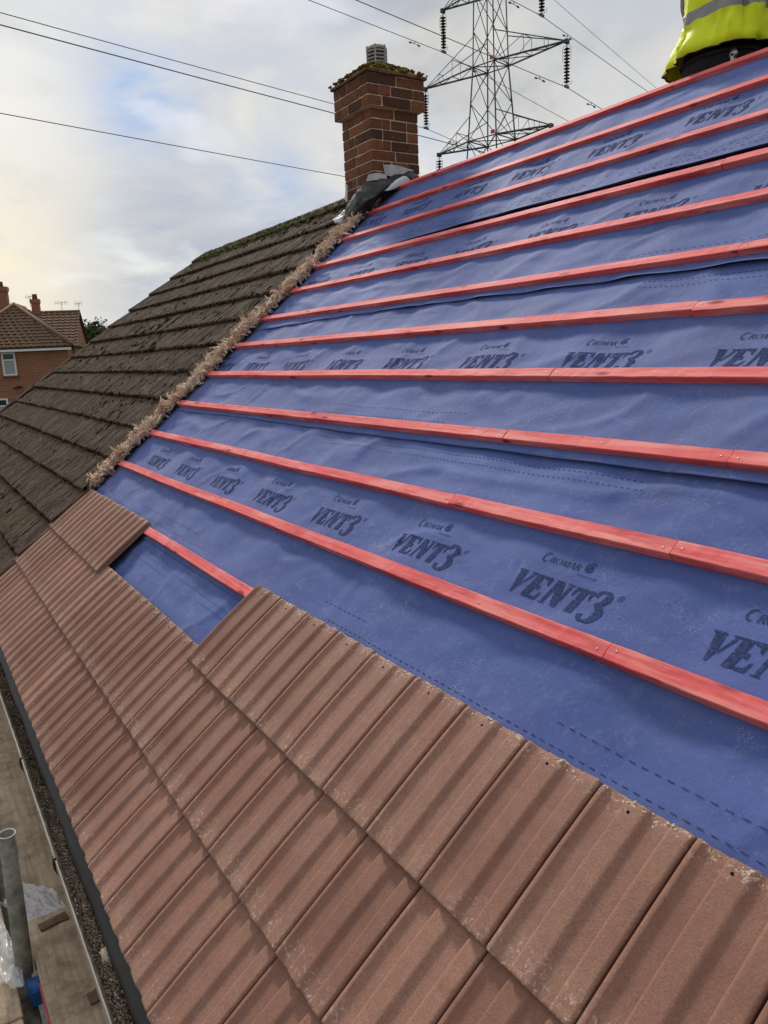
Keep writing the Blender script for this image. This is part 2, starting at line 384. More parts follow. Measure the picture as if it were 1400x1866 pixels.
def grid(fn, nu, nv, flip=False):
    V = [fn(i/nu, j/nv) for j in range(nv+1) for i in range(nu+1)]
    F = []
    for j in range(nv):
        for i in range(nu):
            a = j*(nu+1)+i; q = (a, a+1, a+nu+2, a+nu+1); F.append(q[::-1] if flip else q)
    return V, F
def nz3(x, y=0., z=0.): return noise.noise(Vector((x, y, z)))
def clamp(x, a=0., b=1.): return max(a, min(b, x))
def sst(a, b, x): t = clamp((x-a)/(b-a)); return t*t*(3-2*t)
def thick(o, t, off=1.):
    md = o.modifiers.new('thickness', 'SOLIDIFY'); md.thickness = t; md.offset = off; return o
def blob(bm, c, r, sub=1, jit=.25, sc3=(1, 1, 1), M=None, mat=0):
    g_ = bmesh.ops.create_icosphere(bm, subdivisions=sub, radius=1.)
    o = Vector((random.uniform(-99, 99), 3, 7))
    for v in g_['verts']:
        d = v.co.copy(); k = 1+jit*noise.noise(d*1.7+o)*2
        p = Vector((d.x*sc3[0], d.y*sc3[1], d.z*sc3[2]))*(r*k)
        v.co = Vector(c) + (M @ p if M else p)
        for f in v.link_faces: f.material_index = mat
    return g_['verts']

# ------------------------------------------------------------------ ground and far setting
ZG = -5.0
gm = grid(lambda u, v: (-400+800*u, -300+700*v, ZG+.25*nz3(u*40, v*40)), 60, 60)
tag(obj('ground', gm, 'grass_ground'), kind='structure')
bm = bmesh.new(); box(bm, (-12, -3.2, ZG+.26), (9, .2, ZG+.32)); tag(obj('path', bm, 'path_concrete'), kind='structure')

# ------------------------------------------------------------------ roof constants
G_ = .2917                       # tile gauge
HT, HB = .041, .0583             # top face of a tile at its head / tail
A0 = 1.941                       # left edge of the tile run right of the gap
VB = {0: .916, 1: 1.208, 2: 1.499, 3: 1.783, 4: 2.074, 5: 2.366, 6: 2.647, 7: 2.948, 8: 3.226, 9: 3.540, 10: 3.858, 11: 4.146}
BW, BH = .041, .0246
AL, AR = -.93, 6.2               # left and right end of the stripped roof
RAFT0 = 2.533; RAFT = .409
VRIDGE = 4.215
RY, RZ = VRIDGE*CT, VRIDGE*ST

# ------------------------------------------------------------------ the house
house = empty('semi_detached_house', (0, 0, ZG))
tag(house, 'brick house whose mossy old hipped roof and chimney adjoin the stripped blue slope', 'house')
def hpart(name, bm, mats, parent=house, **k):
    o = obj(name, bm, mats, None, **k); o.parent = parent
    o.matrix_parent_inverse = parent.matrix_basis.inverted() if parent is house else Matrix()
    return o
bpy.context.view_layer.update()
HINV = Matrix.Translation((0, 0, -ZG))
def hp(name, bm, mats, smooth=False):
    o = obj(name, bm, mats, house, smooth); o.matrix_parent_inverse = HINV; return o
def sub(name, bm, mats, par, smooth=False):
    return obj(name, bm, mats, par, smooth)
bm = bmesh.new()
box(bm, (-8.4, .28, ZG), (6.1, .50, -.02)); box(bm, (-8.4, 6.05, ZG), (6.1, 6.27, -.02)); box(bm, (-8.4, .5, ZG), (-8.15, 6.05, -.02)); box(bm, (5.85, .5, ZG), (6.1, 6.05, -.02))
w_ = [bm.verts.new(p) for p in ((6.0, .35, -.02), (6.0, 6.1, -.02), (6.0, 3.24, 2.35))]; bm.faces.new(w_)
w_ = [bm.verts.new(p) for p in ((5.85, .35, -.02), (5.85, 6.1, -.02), (5.85, 3.24, 2.35))]; bm.faces.new(w_[::-1])
hp('wall', bm, 'our_brick')
bm = bmesh.new(); box(bm, (-8.75, .02, -.16), (6.15, .045, -.012)); box(bm, (-8.7, .045, -.17), (6.1, .28, -.155)); hp('fascia', bm, 'white_upvc')
# dark plane added under the membrane to stop light
bm = bmesh.new(); box(bm, (-1.05, .03, -.06), (6.1, 4.15, -.035), M=MR); hp('light_stop_plane', bm, 'dark_void')
# rear slopes
bm = bmesh.new()
def poly(pts, mat=0):
    f = bm.faces.new([bm.verts.new(p) for p in pts]); f.material_index = mat
poly([(6.15, RY, RZ-.03), (6.15, 6.50, -.05), (-8.75, 6.50, -.05), (-5.2, RY, RZ-.03)][::-1])
poly([(-5.2, RY, RZ-.03), (-8.75, 6.5, -.05), (-8.75, 0, 0)])
bmesh.ops.recalc_face_normals(bm, faces=bm.faces); hp('rear_roof', bm, 'old_tile')

def tprof(s):
    """height of the tile's top face across its width, s in 0..1"""
    pts = ((0, -.0015), (.01, .003), (.025, .0055), (.07, .0058), (.085, .0045), (.15, .0008), (.17, .0003), (.30, .0), (.312, .0042), (.325, .0052), (.52, .0060), (.545, .0052), (.60, .0008), (.62, .0002), (.77, .0), (.785, .0045), (.80, .0056), (.97, .0062), (.99, .0052), (1, .0025))
    for (a, x), (b, y) in zip(pts, pts[1:]):
        if s <= b: t = (s-a)/(b-a) if b > a else 0; return (x+(y-x)*t)*1.4
    return pts[-1][1]

# old tiled slope of the neighbouring half, left of the hair strip and under the new courses' left end
GO = .2875
def hipA(v): return -5.2-(4.215-v)/4.215*3.55
def old_surface():
    V, F = [], []
    da = .0085
    for k in range(15):
        v0 = .03+GO*k; v1 = min(v0+GO+.03, 4.25)
        if v0 > 4.2: break
        a_r = -.862 if k < 4 else -.915
        if k < 3: a_r = -.83
        a_l = hipA(v0)-.10
        n = int((a_r-a_l)/da)
        rows = ((v0+.004, .014), (v0, .030), (v0, .060), (v0+.010, .071), (v0+.06, .0665), (v0+.12, .0600), (v0+.20, .0520), (v1, .043))
        base = len(V)
        for j, (v, h) in enumerate(rows):
            for i in range(n+1):
                a = a_l+(a_r-a_l)*i/n
                ti = math.floor(a/TW)
                s = ((a/TW) % 1.)
                jit = .014*nz3(ti*3.7, k*5.1, 1.)
                edge = (.010*nz3(a*16, k*7.3, 2.)+.008*nz3(a*60, k*3.1, 5.)) if j < 4 else 0
                wav = .010*nz3(a*.35, k*.6, 9.)
                hh = h + (.0062*abs(math.sin(PI*a/.04))**.7) - (.008 if s < .04 or s > .97 else 0) + .006*nz3(ti*1.9, k*2.7, 4.)+wav+.0055*nz3(a*40, v*30, 3.)
                aa = max(a, hipA(min(v, 4.2))-.05)
                V.append(RW(aa, min(v+jit+edge, 4.24), hh-.006))
        for j in range(len(rows)-1):
            for i in range(n):
                q = base+j*(n+1)+i; F.append((q, q+1, q+n+2, q+n+1))
    return V, F
old = hp('old_roof', old_surface(), 'old_tile')
# moss cushions sitting in the valleys of the old tiles
bm = bmesh.new()
for i in range(2900):
    k = random.randrange(14); v = .05+GO*k+random.random()**1.4*GO; a = random.uniform(hipA(v), -.96)
    if nz3(a*.8, v*.9, 4.)*.9+random.random()*.75 < .36: continue
    if k < 3 and a > -.9: continue
    a = round(a/.04)*.04+random.uniform(-.003, .003)
    r = random.uniform(.0045, .0095)*(1.7 if random.random() < .12 else 1)
    blob(bm, RW(a, v, (.0455+.0235*(1-((v-.03) % GO)/GO))), r, 1, .5, (.62, random.uniform(1.3, 3.2), .55), MR.to_3x3())
for k in range(15):                       # tufts along each tail edge
    v = .03+GO*k
    a = hipA(v)
    while a < -.95:
        a += random.uniform(.014, .030)
        if v < 4.2 and random.random() < .8: blob(bm, RW(a, v+random.uniform(-.006, .002), random.uniform(.030, .066)), random.uniform(.006, .013), 1, .5, (1.1, .8, .9), MR.to_3x3())
o = sub('moss', bm, 'dark_moss', old); tag(o, kind='stuff')
# ridge and hip tiles
def angle_tile(p, q, wid, ht, seedv):
    p, q = Vector(p), Vector(q); d = (q-p).normalized(); sd = Vector((0, 0, 1)).cross(d).normalized(); u_ = d.cross(sd)
    def fn(s, t):
        x = (s*2-1); k = 1-abs(x)**1.6
        e = 1.+.10*math.exp(-((t-.02)/.05)**2)
        P = p+(q-p)*t + sd*x*wid*e + Vector((0, 0, 1))*(ht*k*e-.5*ht)
        return P + Vector((0, 0, 1))*.012*nz3(P.x*9+seedv, P.y*9, P.z*9)
    return fn
crest0, crest1 = Vector((-1.34, RY-.015, 2.655)), Vector((-5.25, RY-.015, 2.630))
n = 9
for i in range(n):
    a, b = crest0.lerp(crest1, i/n), crest0.lerp(crest1, (i+1.06)/n)
    o = sub('ridge_tile', grid(angle_tile(b, a, .135, .085, i), 10, 14), 'old_tile', old, True); thick(o, .018)
h0, h1 = Vector((-5.22, RY-.03, 2.640)), RW(-8.75, 0, .05)
n = 14
for i in range(n):
    a, b = h0.lerp(h1, i/n), h0.lerp(h1, (i+1.05)/n)
    o = sub('hip_tile', grid(angle_tile(b+Vector((0, 0, .01)), a+Vector((0, 0, .028)), .12, .075, i+20), 10, 10), 'old_tile', old, True); thick(o, .018)
bm = bmesh.new()
def moss_on(p, q, cnt, rr, spread, z):
    p, q = Vector(p), Vector(q)
    for i in range(cnt):
        t = random.random(); P = p.lerp(q, t); x = random.gauss(0, spread)
        blob(bm, P+Vector((0, x, z-abs(x)*.75+random.uniform(-.006, .006))), random.uniform(*rr), 1, .5, (1.3, 1, .75))
moss_on(crest0, crest1, 1000, (.012, .030), .055, .052)
moss_on(crest1+Vector((.9, 0, 0)), crest1, 420, (.015, .034), .07, .052)
moss_on(h0, h0.lerp(h1, .12), 70, (.012, .024), .03, .045)
moss_on(h0, h1, 420, (.008, .018), .035, .042)
for i in range(500):
    a = random.uniform(-5.2, -1.3); v = 4.16-abs(random.gauss(0, .10)); blob(bm, RW(a, v, .064), random.uniform(.008, .018), 1, .5, (1, 1.4, .6), MR.to_3x3())
o = sub('ridge_moss', bm, 'green_moss', old); tag(o, kind='stuff')

# ------------------------------------------------------------------ chimney
CX0, CX1, CY0, CY1 = -1.345, -.91, 3.035, 3.470
def brick_courses(bm, x0, x1, y0, y1, z0, n, off=0):
    pitch = .075
    for k in range(n):
        z = z0+k*pitch; par = (k+off) % 2
        for face in range(4):
            # walk each face; the corner brick alternates stretcher / header
            horiz = face % 2 == 0
            lo, hi = (x0, x1) if horiz else (y0, y1)
            own0 = par == (0 if horiz else 1)
            a, b = (lo, hi) if own0 else (lo+.1075, hi-.1075)
            segs = []; x = a
            seq = [.215, .215] if own0 else [.1025, .215]
            if (k*7+face) % 3 == 1 and own0: seq = [.1025, .215, .1025]
            tot = sum(seq)+.01*(len(seq)-1); sc1 = ((b-a)-.01*(len(seq)-1))/sum(seq)
            for s in seq: segs.append((x, x+s*sc1)); x += s*sc1+.01
            for s0, s1 in segs:
                j = random.uniform(-.003, .003); e = random.uniform(.0, .003)
                if face == 0: A, B = (s0, y0+j, z+.005), (s1, y0+.1025, z+.070+e)
                elif face == 2: A, B = (s0, y1-.1025, z+.005), (s1, y1+j, z+.070+e)
                elif face == 3: A, B = (x0+j, s0, z+.005), (x0+.1025, s1, z+.070+e)
                else: A, B = (x1-.1025, s0, z+.005), (x1+j, s1, z+.070+e)
                vv = box(bm, A, B)
                for q in vv: q.co += Vector((nz3(q.co.x*50, q.co.y*50, q.co.z*50), nz3(q.co.y*50, q.co.z*50, 3), 0))*.0025
    
chim = empty('chimney', (0, 0, 0)); chim.parent = house; chim.matrix_parent_inverse = HINV
bm = bmesh.new(); brick_courses(bm, CX0, CX1, CY0, CY1, 3.234-12*.075, 12)
bmesh.ops.bevel(bm, geom=bm.edges[:], offset=.0035, segments=1, affect='EDGES'); sub('stack', bm, 'chimney_brick', chim)
bm = bmesh.new(); brick_courses(bm, CX0-.042, CX1+.042, CY0-.042, CY1+.042, 3.234, 3, 1)
bmesh.ops.bevel(bm, geom=bm.edges[:], offset=.0035, segments=1, affect='EDGES'); sub('corbel', bm, 'chimney_brick', chim)
bm = bmesh.new(); box(bm, (CX0+.006, CY0+.006, 2.2), (CX1-.006, CY1-.006, 3.236)); box(bm, (CX0-.036, CY0-.036, 3.2365), (CX1+.036, CY1+.036, 3.459))
bmesh.ops.subdivide_edges(bm, edges=bm.edges[:], cuts=12, use_grid_fill=True)
for v in bm.verts: v.co += Vector((nz3(v.co.y*14, v.co.z*14, 1), nz3(v.co.x*14, v.co.z*14, 5), 0))*.004
sub('mortar_joints', bm, 'mortar', chim)
bm = bmesh.new()
for k in range(4):                        # crown: a course of projecting plain tiles
    for s in range(4):
        pass
ex = .060
for (x0, y0, x1, y1) in [(CX0-ex+i*.155, CY0-ex, CX0-ex+i*.155+.150, CY0+.04) for i in range(4)] + [(CX0-ex+i*.155, CY1-.04, CX0-ex+i*.155+.150, CY1+ex) for i in range(4)] + \
        [(CX1-.04, CY0+.045+i*.123, CX1+ex, CY0+.045+i*.123+.118) for i in range(3)] + [(CX0-ex, CY0+.045+i*.123, CX0+.04, CY0+.045+i*.123+.118) for i in range(3)]:
    z = 3.462+random.uniform(-.002, .003); box(bm, (x0, y0, z), (min(x1, CX1+ex), y1, z+.022))
bmesh.ops.bevel(bm, geom=bm.edges[:], offset=.003, segments=1, affect='EDGES'); sub('chimney_crown', bm, 'crown_tile', chim)
cx, cy = (CX0+CX1)/2, (CY0+CY1)/2
def fl(u, v):
    x, y = u*2-1, v*2-1; W = .218+ex-.012
    r = max(abs(x), abs(y)); k = 1-r
    P = Vector((cx+x*W, cy+y*W, 3.484+.125*(1-(1-k)**1.6)))
    if r > .999: P.z = 3.466
    return P + Vector((0, 0, 1))*.022*nz3(P.x*14, P.y*14, 2)*(1 if r < .98 else 0)
sub('flaunching', grid(fl, 30, 30), 'flaunching', chim, True)
bm = bmesh.new()
for i in range(420):
    x, y = random.uniform(-1, 1), random.uniform(-1, 1); r = max(abs(x), abs(y)); W = .29
    if random.random() > .25+.6*r: continue
    blob(bm, (cx+x*W, cy+y*W, 3.488+.125*(1-r**1.6)), random.uniform(.007, .017), 1, .5, (1.3, 1.3, .7))
o = sub('crown_moss', bm, 'lichen_moss', chim); tag(o, kind='stuff')
# louvred clay terminal
bm = bmesh.new()
cz = 3.555; R0 = .082
lathe(bm, [(R0, -.02), (R0, .052), (R0*.98, .055)], (cx, cy, cz), 28)
for i in range(4):
    z = .068+i*.026
    lathe(bm, [(R0*.93, z-.008), (R0, z-.005), (R0*1.0, z+.003), (R0*.92, z+.006)], (cx, cy, cz), 28)
lathe(bm, [(R0*.96, .158), (R0, .162), (R0*.99, .172), (R0*.90, .184), (R0*.70, .192), (R0*.3, .196)], (cx, cy, cz), 28)
for i in range(6):
    t = i*PI/3+.35; box(bm, (-.006, -.006, 0), (.006, .006, .14), M=Matrix.Translation((cx+R0*.97*math.cos(t), cy+R0*.97*math.sin(t), cz+.045)) @ Matrix.Rotation(t, 4, 'Z'))
sub('chimney_cowl', bm, 'cowl_grey', chim)
bm = bmesh.new(); lathe(bm, [(R0*.8, .0), (R0*.8, .18)], (cx, cy, cz), 20); sub('flue_lining', bm, 'dark_void', chim)
# lead work: a big crumpled apron folded back off the roof, soakers on the brick and a white felt offcut
def sheet(name, rows, mat, nu=36, nv=22, crump=.012, th=.003, fr=7., par=chim):
    R = len(rows)-1; K = len(rows[0])-1
    def cr(p0, p1, p2, p3, t): return .5*((2*p1)+(-p0+p2)*t+(2*p0-5*p1+4*p2-p3)*t*t+(-p0+3*p1-3*p2+p3)*t**3)
    def row(r, u):
        u *= K; i = min(int(u), K-1); t = u-i; P = [Vector(rows[r][clamp(j, 0, K)]) for j in (i-1, i, i+1, i+2)]; return cr(*P, t)
    def fn(u, v):
        v *= R; i = min(int(v), R-1); t = v-i; P = [row(int(clamp(j, 0, R)), u) for j in (i-1, i, i+1, i+2)]; q = cr(*P, t)
        return q+Vector((nz3(q.x*fr, q.y*fr, q.z*fr), nz3(q.y*fr, q.z*fr+9, q.x*fr), nz3(q.z*fr, q.x*fr, q.y*fr+5)))*crump
    o = obj(name, grid(fn, nu, nv), mat, par, True); thick(o, th, 0); return o
def proj_pt(x, y, X):            # point at world X seen at photo pixel (x, y): used once to size the lead work
    d = (Matrix((right, -up, fwd)).transposed() @ Vector(((x-700)/1403, (y-933)/1403, 1))); return CAM+d*((X-CAM.x)/d.x)
pp = proj_pt
sheet('lead_apron', [[pp(636, 372, -1.05), pp(660, 338, -.98), pp(692, 325, -.89), pp(726, 318, -.87), pp(748, 311, -.86), pp(757, 322, -.80)],
                     [pp(630, 390, -.98), pp(656, 352, -.84), pp(690, 337, -.76), pp(724, 326, -.76), pp(744, 318, -.78), pp(752, 328, -.76)],
                     [pp(628, 402, -.98), pp(656, 378, -.80), pp(684, 358, -.72), pp(708, 342, -.74), pp(728, 330, -.78), pp(746, 331, -.78)],
                     [pp(632, 408, -1.02), pp(664, 388, -.86), pp(690, 362, -.80), pp(712, 345, -.82), pp(730, 334, -.84), pp(744, 334, -.84)]], 'lead_dark', 60, 40, .026, .004, 11.)
sheet('lead_soaker', [[pp(699, 300, -.895), pp(712, 300, -.895), pp(728, 303, -.895), pp(753, 309, -.895)], [pp(703, 318, -.893), pp(716, 322, -.885), pp(732, 322, -.885), pp(753, 318, -.89)]], 'lead_pale', 16, 8, .006, .003)
sheet('lead_soaker', [[pp(672, 318, -.90), pp(690, 315, -.89), pp(705, 318, -.885)], [pp(668, 330, -.90), pp(690, 328, -.88), pp(706, 326, -.88)]], 'lead_pale', 16, 8, .006, .003)
sheet('felt_offcut', [[pp(736, 321, -.74), pp(742, 323, -.73), pp(748, 329, -.73)], [pp(716, 331, -.74), pp(722, 333, -.72), pp(732, 337, -.72)], [pp(695, 347, -.75), pp(706, 347, -.72), pp(722, 342, -.72)]], 'white_felt', 18, 12, .004, .002)
sheet('lead_upstand', [[pp(630, 334, -1.24), pp(634, 338, -1.2)], [pp(630, 352, -1.24), pp(634, 356, -1.2)], [pp(628, 364, -1.22), pp(633, 368, -1.18)]], 'lead_pale', 6, 12, .004, .003)
sheet('crumpled_lead', [[pp(606, 397, -1.18), pp(618, 392, -1.15), pp(630, 384, -1.12)], [pp(608, 404, -1.14), pp(619, 400, -1.08), pp(628, 396, -1.08)], [pp(612, 408, -1.12), pp(622, 407, -1.06), pp(630, 404, -1.06)]], 'lead_pale', 18, 14, .016, .003, 22.)

# ------------------------------------------------------------------ membrane sheets
LAPS = [-.02, .857, 1.712, 2.553, 3.240, 4.165]
def damp(v):
    d = min(abs(v-(x-BW/2)) for x in VB.values()); return sst(.015, .09, d)
def Hm(n, a, v):
    d = damp(v)
    s = math.sin(PI*(a-RAFT0)/RAFT)**2
    h = -.007*s*d + .0055*nz3(a*3.2+n*7, v*5.5, n)*d + .0035*nz3(a*9+n*3, v*16, 2+n)*d
    cz_ = nz3(a*1.7+n*3, v*2.5, 5.+n)
    h += .0055*max(0, 1-abs(cz_)*13)*d                     # soft drag creases
    h += .0012*n
    return h
def lift(n, a, v):
    e = v-LAPS[n]
    k = math.exp(-max(e, 0)/.028)
    if n == 1: f = .004+.002*nz3(a*4, 1)
    elif n == 2: f = .004+.010*sst(1.0, 3.6, a)+.003*nz3(a*3, 2)
    elif n == 3: f = .005+.007*sst(.0, 2.6, a)+.004*nz3(a*3, 3)
    elif n == 4: f = .010+.020*sst(-.2, 1.2, a)*(1-.4*sst(2.2, 3.4, a))+.006*nz3(a*2.6, 4)
    else: f = 0
    return f*k
def lapv(n, a, v):
    e = v-LAPS[n]; k = math.exp(-max(e, 0)/.06)
    if n == 2: return (-.004+.010*nz3(a*.9, 12.)-.006*sst(1, 4, a)+.006*sst(-.9, .2, -a))*k
    if n == 3: return (-.040*sst(.6, -.9, a)+.006+.006*nz3(a*1.1, 22.))*k
    if n == 4: return (.012*nz3(a*1.2, 5.)+.010)*k
    return 0.
def MS(n, a, v, off=0.): return RW(a, v+lapv(n, a, v), Hm(n, a, v)+lift(n, a, v)+off)
sheet_names = {0: 'lowest blue membrane sheet showing in the gap between the two runs of brown tiles',
               1: 'blue printed membrane sheet next above the brown tiles, largest lettering',
               2: 'blue membrane sheet in middle of roof, its lower edge curling under a batten',
               3: 'blue membrane sheet second from the ridge, with lettering half hidden by a batten',
               4: 'topmost blue membrane sheet below the ridge, its lower edge gaping open'}
sheets = []
for n in range(5):
    v0, v1 = LAPS[n], min(LAPS[n+1]+.10, LAPS[5]); 
    nu, nv = 360, max(10, int((v1-v0)/.016))
    def fn(u, t, n=n, v0=v0, v1=v1):
        a = AL-.06+(AR-AL)*u + (.012*nz3(t*9, n) if u == 0 else 0)
        v = v0+(v1-v0)*t
        P = MS(n, a, v)
        if n < 4 and v > LAPS[n+1]+.02: P = RW(a, v, min(Hm(n, a, v), Hm(n+1, a, v)-.0025))
        return P
    o = obj('roof_membrane', grid(fn, nu, nv), ['membrane_blue', 'membrane_underside'], None, True)
    md = o.modifiers.new('thickness', 'SOLIDIFY'); md.thickness = .0009; md.offset = -1; md.material_offset_rim = 1
    tag(o, sheet_names[n], 'roofing membrane', 'overlapping sheets of blue roofing membrane'); sheets.append(o)

# printed lettering -------------------------------------------------
def stroke(pts, wd, cap=True):
    """polyline -> list of quads; wd one width or one per point"""
    Q = []; n = len(pts); P = [Vector(p) for p in pts]
    if not isinstance(wd, (list, tuple)): wd = [wd]*n
    Ls = []
    for i in range(n):
        t = (P[min(i+1, n-1)]-P[max(i-1, 0)]).normalized(); nn = Vector((-t.y, t.x)); Ls.append((P[i]+nn*wd[i]/2, P[i]-nn*wd[i]/2))
    for i in range(n-1): Q.append([Ls[i][0], Ls[i+1][0], Ls[i+1][1], Ls[i][1]])
    return Q
def arc(cx_, cy_, rx, ry, a0, a1, n=12): return [(cx_+rx*math.cos(math.radians(a0+(a1-a0)*i/n)), cy_+ry*math.sin(math.radians(a0+(a1-a0)*i/n))) for i in range(n+1)]
def P_(*p): return [Vector(q) for q in p]
def vent3():
    Q = []
    # V
    Q += [P_((-.06, 1), (.36, 1), (.345, .93), (-.045, .93)), P_((.03, .90), (.335, .90), (.44, .42), (.20, .42)), P_((.215, .38), (.45, .38), (.40, .0), (.33, .0)),
          P_((.55, 1), (.86, 1), (.85, .94), (.56, .94)), P_((.64, .91), (.74, .91), (.50, .30), (.46, .36))]
    x = .86   # E
    Q += [P_((x, 1), (x+.30, 1), (x+.30, .53), (x, .53)), P_((x, .49), (x+.30, .49), (x+.30, 0), (x, 0)),
          P_((x+.335, 1), (x+.70, 1), (x+.70, .66), (x+.64, .70), (x+.56, .87), (x+.335, .91)), P_((x+.335, .58), (x+.46, .60), (x+.46, .40), (x+.335, .42)),
          P_((x+.335, 0), (x+.66, 0), (x+.70, .36), (x+.63, .32), (x+.56, .13), (x+.335, .09))]
    x = 1.76  # N
    Q += [P_((x+.02, .93), (x+.15, .80), (x+.15, .06), (x+.02, .06)), P_((x-.07, .04), (x+.22, .04), (x+.22, 0), (x-.07, 0)),
          P_((x-.02, 1), (x+.32, 1), (x+.58, .44), (x+.28, .44)), P_((x+.30, .40), (x+.60, .40), (x+.72, .12), (x+.72, .0), (x+.50, 0)),
          P_((x+.50, 1), (x+.80, 1), (x+.80, .95), (x+.50, .95)), P_((x+.60, .92), (x+.72, .92), (x+.72, .18), (x+.60, .44))]
    x = 2.66  # T
    Q += [P_((x+.24, 1), (x+.54, 1), (x+.54, .55), (x+.24, .55)), P_((x+.24, .51), (x+.54, .51), (x+.56, 0), (x+.22, 0)),
          P_((x, 1), (x+.205, 1), (x+.205, .90), (x+.10, .84), (x+.05, .62), (x, .62)), P_((x+.575, 1), (x+.79, 1), (x+.79, .62), (x+.74, .62), (x+.68, .84), (x+.575, .90))]
    def crv(P, W, m_=5):
        o_, w_ = [], []; n_ = len(P)
        for i_ in range(n_-1):
            g0, g1, g2, g3 = (P[max(i_-1, 0)], P[i_], P[i_+1], P[min(i_+2, n_-1)])
            for k_ in range(m_):
                t = k_/m_
                o_.append(tuple(.5*((2*b)+(-a+c)*t+(2*a-5*b+4*c-d)*t*t+(-a+3*b-3*c+d)*t**3) for a, b, c, d in zip(g0, g1, g2, g3))); w_.append(W[i_]*(1-t)+W[i_+1]*t)
        return o_+[P[-1]], w_+[W[-1]]
    x = 3.48  # 3
    Q += stroke(*crv([(x+.10, .84), (x+.16, 1.02), (x+.36, 1.09), (x+.56, 1.0), (x+.61, .82), (x+.52, .64), (x+.30, .565)], [.20, .15, .09, .20, .33, .20, .05]))
    Q += stroke(*crv([(x+.30, .525), (x+.56, .46), (x+.70, .22), (x+.62, -.04), (x+.40, -.14), (x+.17, -.09), (x+.07, .10)], [.05, .22, .37, .28, .09, .14, .22]))
    # registered mark
    Q += stroke(arc(4.50, 1.0, .10, .10, 0, 360, 14), .022); Q += stroke([(4.47, .94), (4.47, 1.06), (4.53, 1.05), (4.53, 1.01), (4.47, .99)], .02); Q += stroke([(4.50, .99), (4.54, .94)], .02)
    return Q
def cromar():
    Q = []; w1, w2 = .16, .07
    Q += stroke(arc(.42, .55, .42, .52, 50, 310, 16), [w2]*3+[w1]*11+[w2]*3)
    def sc_(L, x, k=.78): return [[Vector((x+p.x*k, p.y*k+.03)) for p in q] for q in L]
    Rl = stroke([(.1, 0), (.1, 1)], w1)+stroke([(.1, .97)]+arc(.35, .75, .25, .23, 90, -90, 8)+[(.12, .52)], [w2]*2+[w2, w2, w1, w1, w1, w1, w2, w2, w2])+stroke([(.35, .52), (.75, .0)], w1)+stroke([(-.02, .02), (.24, .02)], .05)
    Ol = stroke(arc(.45, .5, .42, .47, 0, 360, 20), [w1*.9]*3+[w2]*5+[w1*.9]*5+[w2]*5+[w1*.9]*3)
    Ml = stroke([(.08, 0), (.2, .98)], w2)+stroke([(.2, .98), (.55, .1)], w1)+stroke([(.55, .1), (.92, .98)], w2)+stroke([(.92, .98), (1.0, 0)], w1)
    Al = stroke([(.02, 0), (.42, 1)], w2)+stroke([(.42, 1), (.85, 0)], w1)+stroke([(.2, .34), (.66, .34)], w2)
    Q += sc_(Rl, 1.0)+sc_(Ol, 1.68)+sc_(Ml, 2.50)+sc_(Al, 3.42)+sc_(Rl, 4.20)
    # roundel
    X, Y, r = 5.75, .75, .52
    Q += stroke(arc(X, Y, r, r, 30, 340, 28), .11)
    Q += stroke(arc(X-.02, Y-.05, r*.62, r*.62, 0, 360, 20), .12)
    for dx in (-.2, -.06, .08, .22): Q.append(P_((X+dx, Y-.28), (X+dx+.07, Y-.28), (X+dx+.07, Y+.2), (X+dx, Y+.2)))
    Q += stroke([(X-.42, Y-.30), (X+.42, Y-.30)], .09)
    return Q
VQ, CQ = vent3(), cromar()
def drape(polys, n, off=.0013, maxlen=.014):
    bm = bmesh.new()
    for q in polys:
        try: bm.faces.new([bm.verts.new((p.x, p.y, 0)) for p in q])
        except ValueError: pass
    bmesh.ops.triangulate(bm, faces=[f for f in bm.faces if len(f.verts) > 4])
    for _ in range(4):
        es = [e for e in bm.edges if e.calc_length() > maxlen]
        if not es: break
        bmesh.ops.subdivide_edges(bm, edges=es, cuts=1)
        bmesh.ops.triangulate(bm, faces=[f for f in bm.faces if len(f.verts) > 4])
    bm.normal_update()
    for f in bm.faces:
        if f.normal.z < 0: f.normal_flip()
    for v in bm.verts: v.co = MS(n, v.co.x, v.co.y, off)
    return bm
def print_block(n, ac, vbase):
    s = .0725; sh = .20; wtot = 4.2; s2 = .026
    polys = [[Vector((ac+(p.x-wtot/2+sh*(p.y-.5))*s, vbase+p.y*s)) for p in q] for q in VQ]
    obj('product_lettering', drape(polys, n), 'printed_ink', sheets[n])
    polys = [[Vector((ac-.028+(p.x-3.1+.18*p.y)*s2, vbase+.112+p.y*s2)) for p in q] for q in CQ]
    for i in range(9): polys.append([Vector((ac+.022+i*.0068+dx, vbase+.1015+dy)) for dx, dy in ((0, 0), (.0035, 0), (.0042, .0030), (.0007, .0030))])
    obj('maker_lettering', drape(polys, n), 'printed_ink', sheets[n])
for n, vb, a0_ in ((0, .40, 3.30), (1, 1.257, 3.115), (2, 2.104, 3.21), (3, 2.955, 2.87), (4, 3.652, 2.76)):
    if n == 0: continue
    k = -3
    while a0_-.568*k > AL+.14:
        if a0_-.568*k < AR-.3: print_block(n, a0_-.568*k, vb)
        k += 1
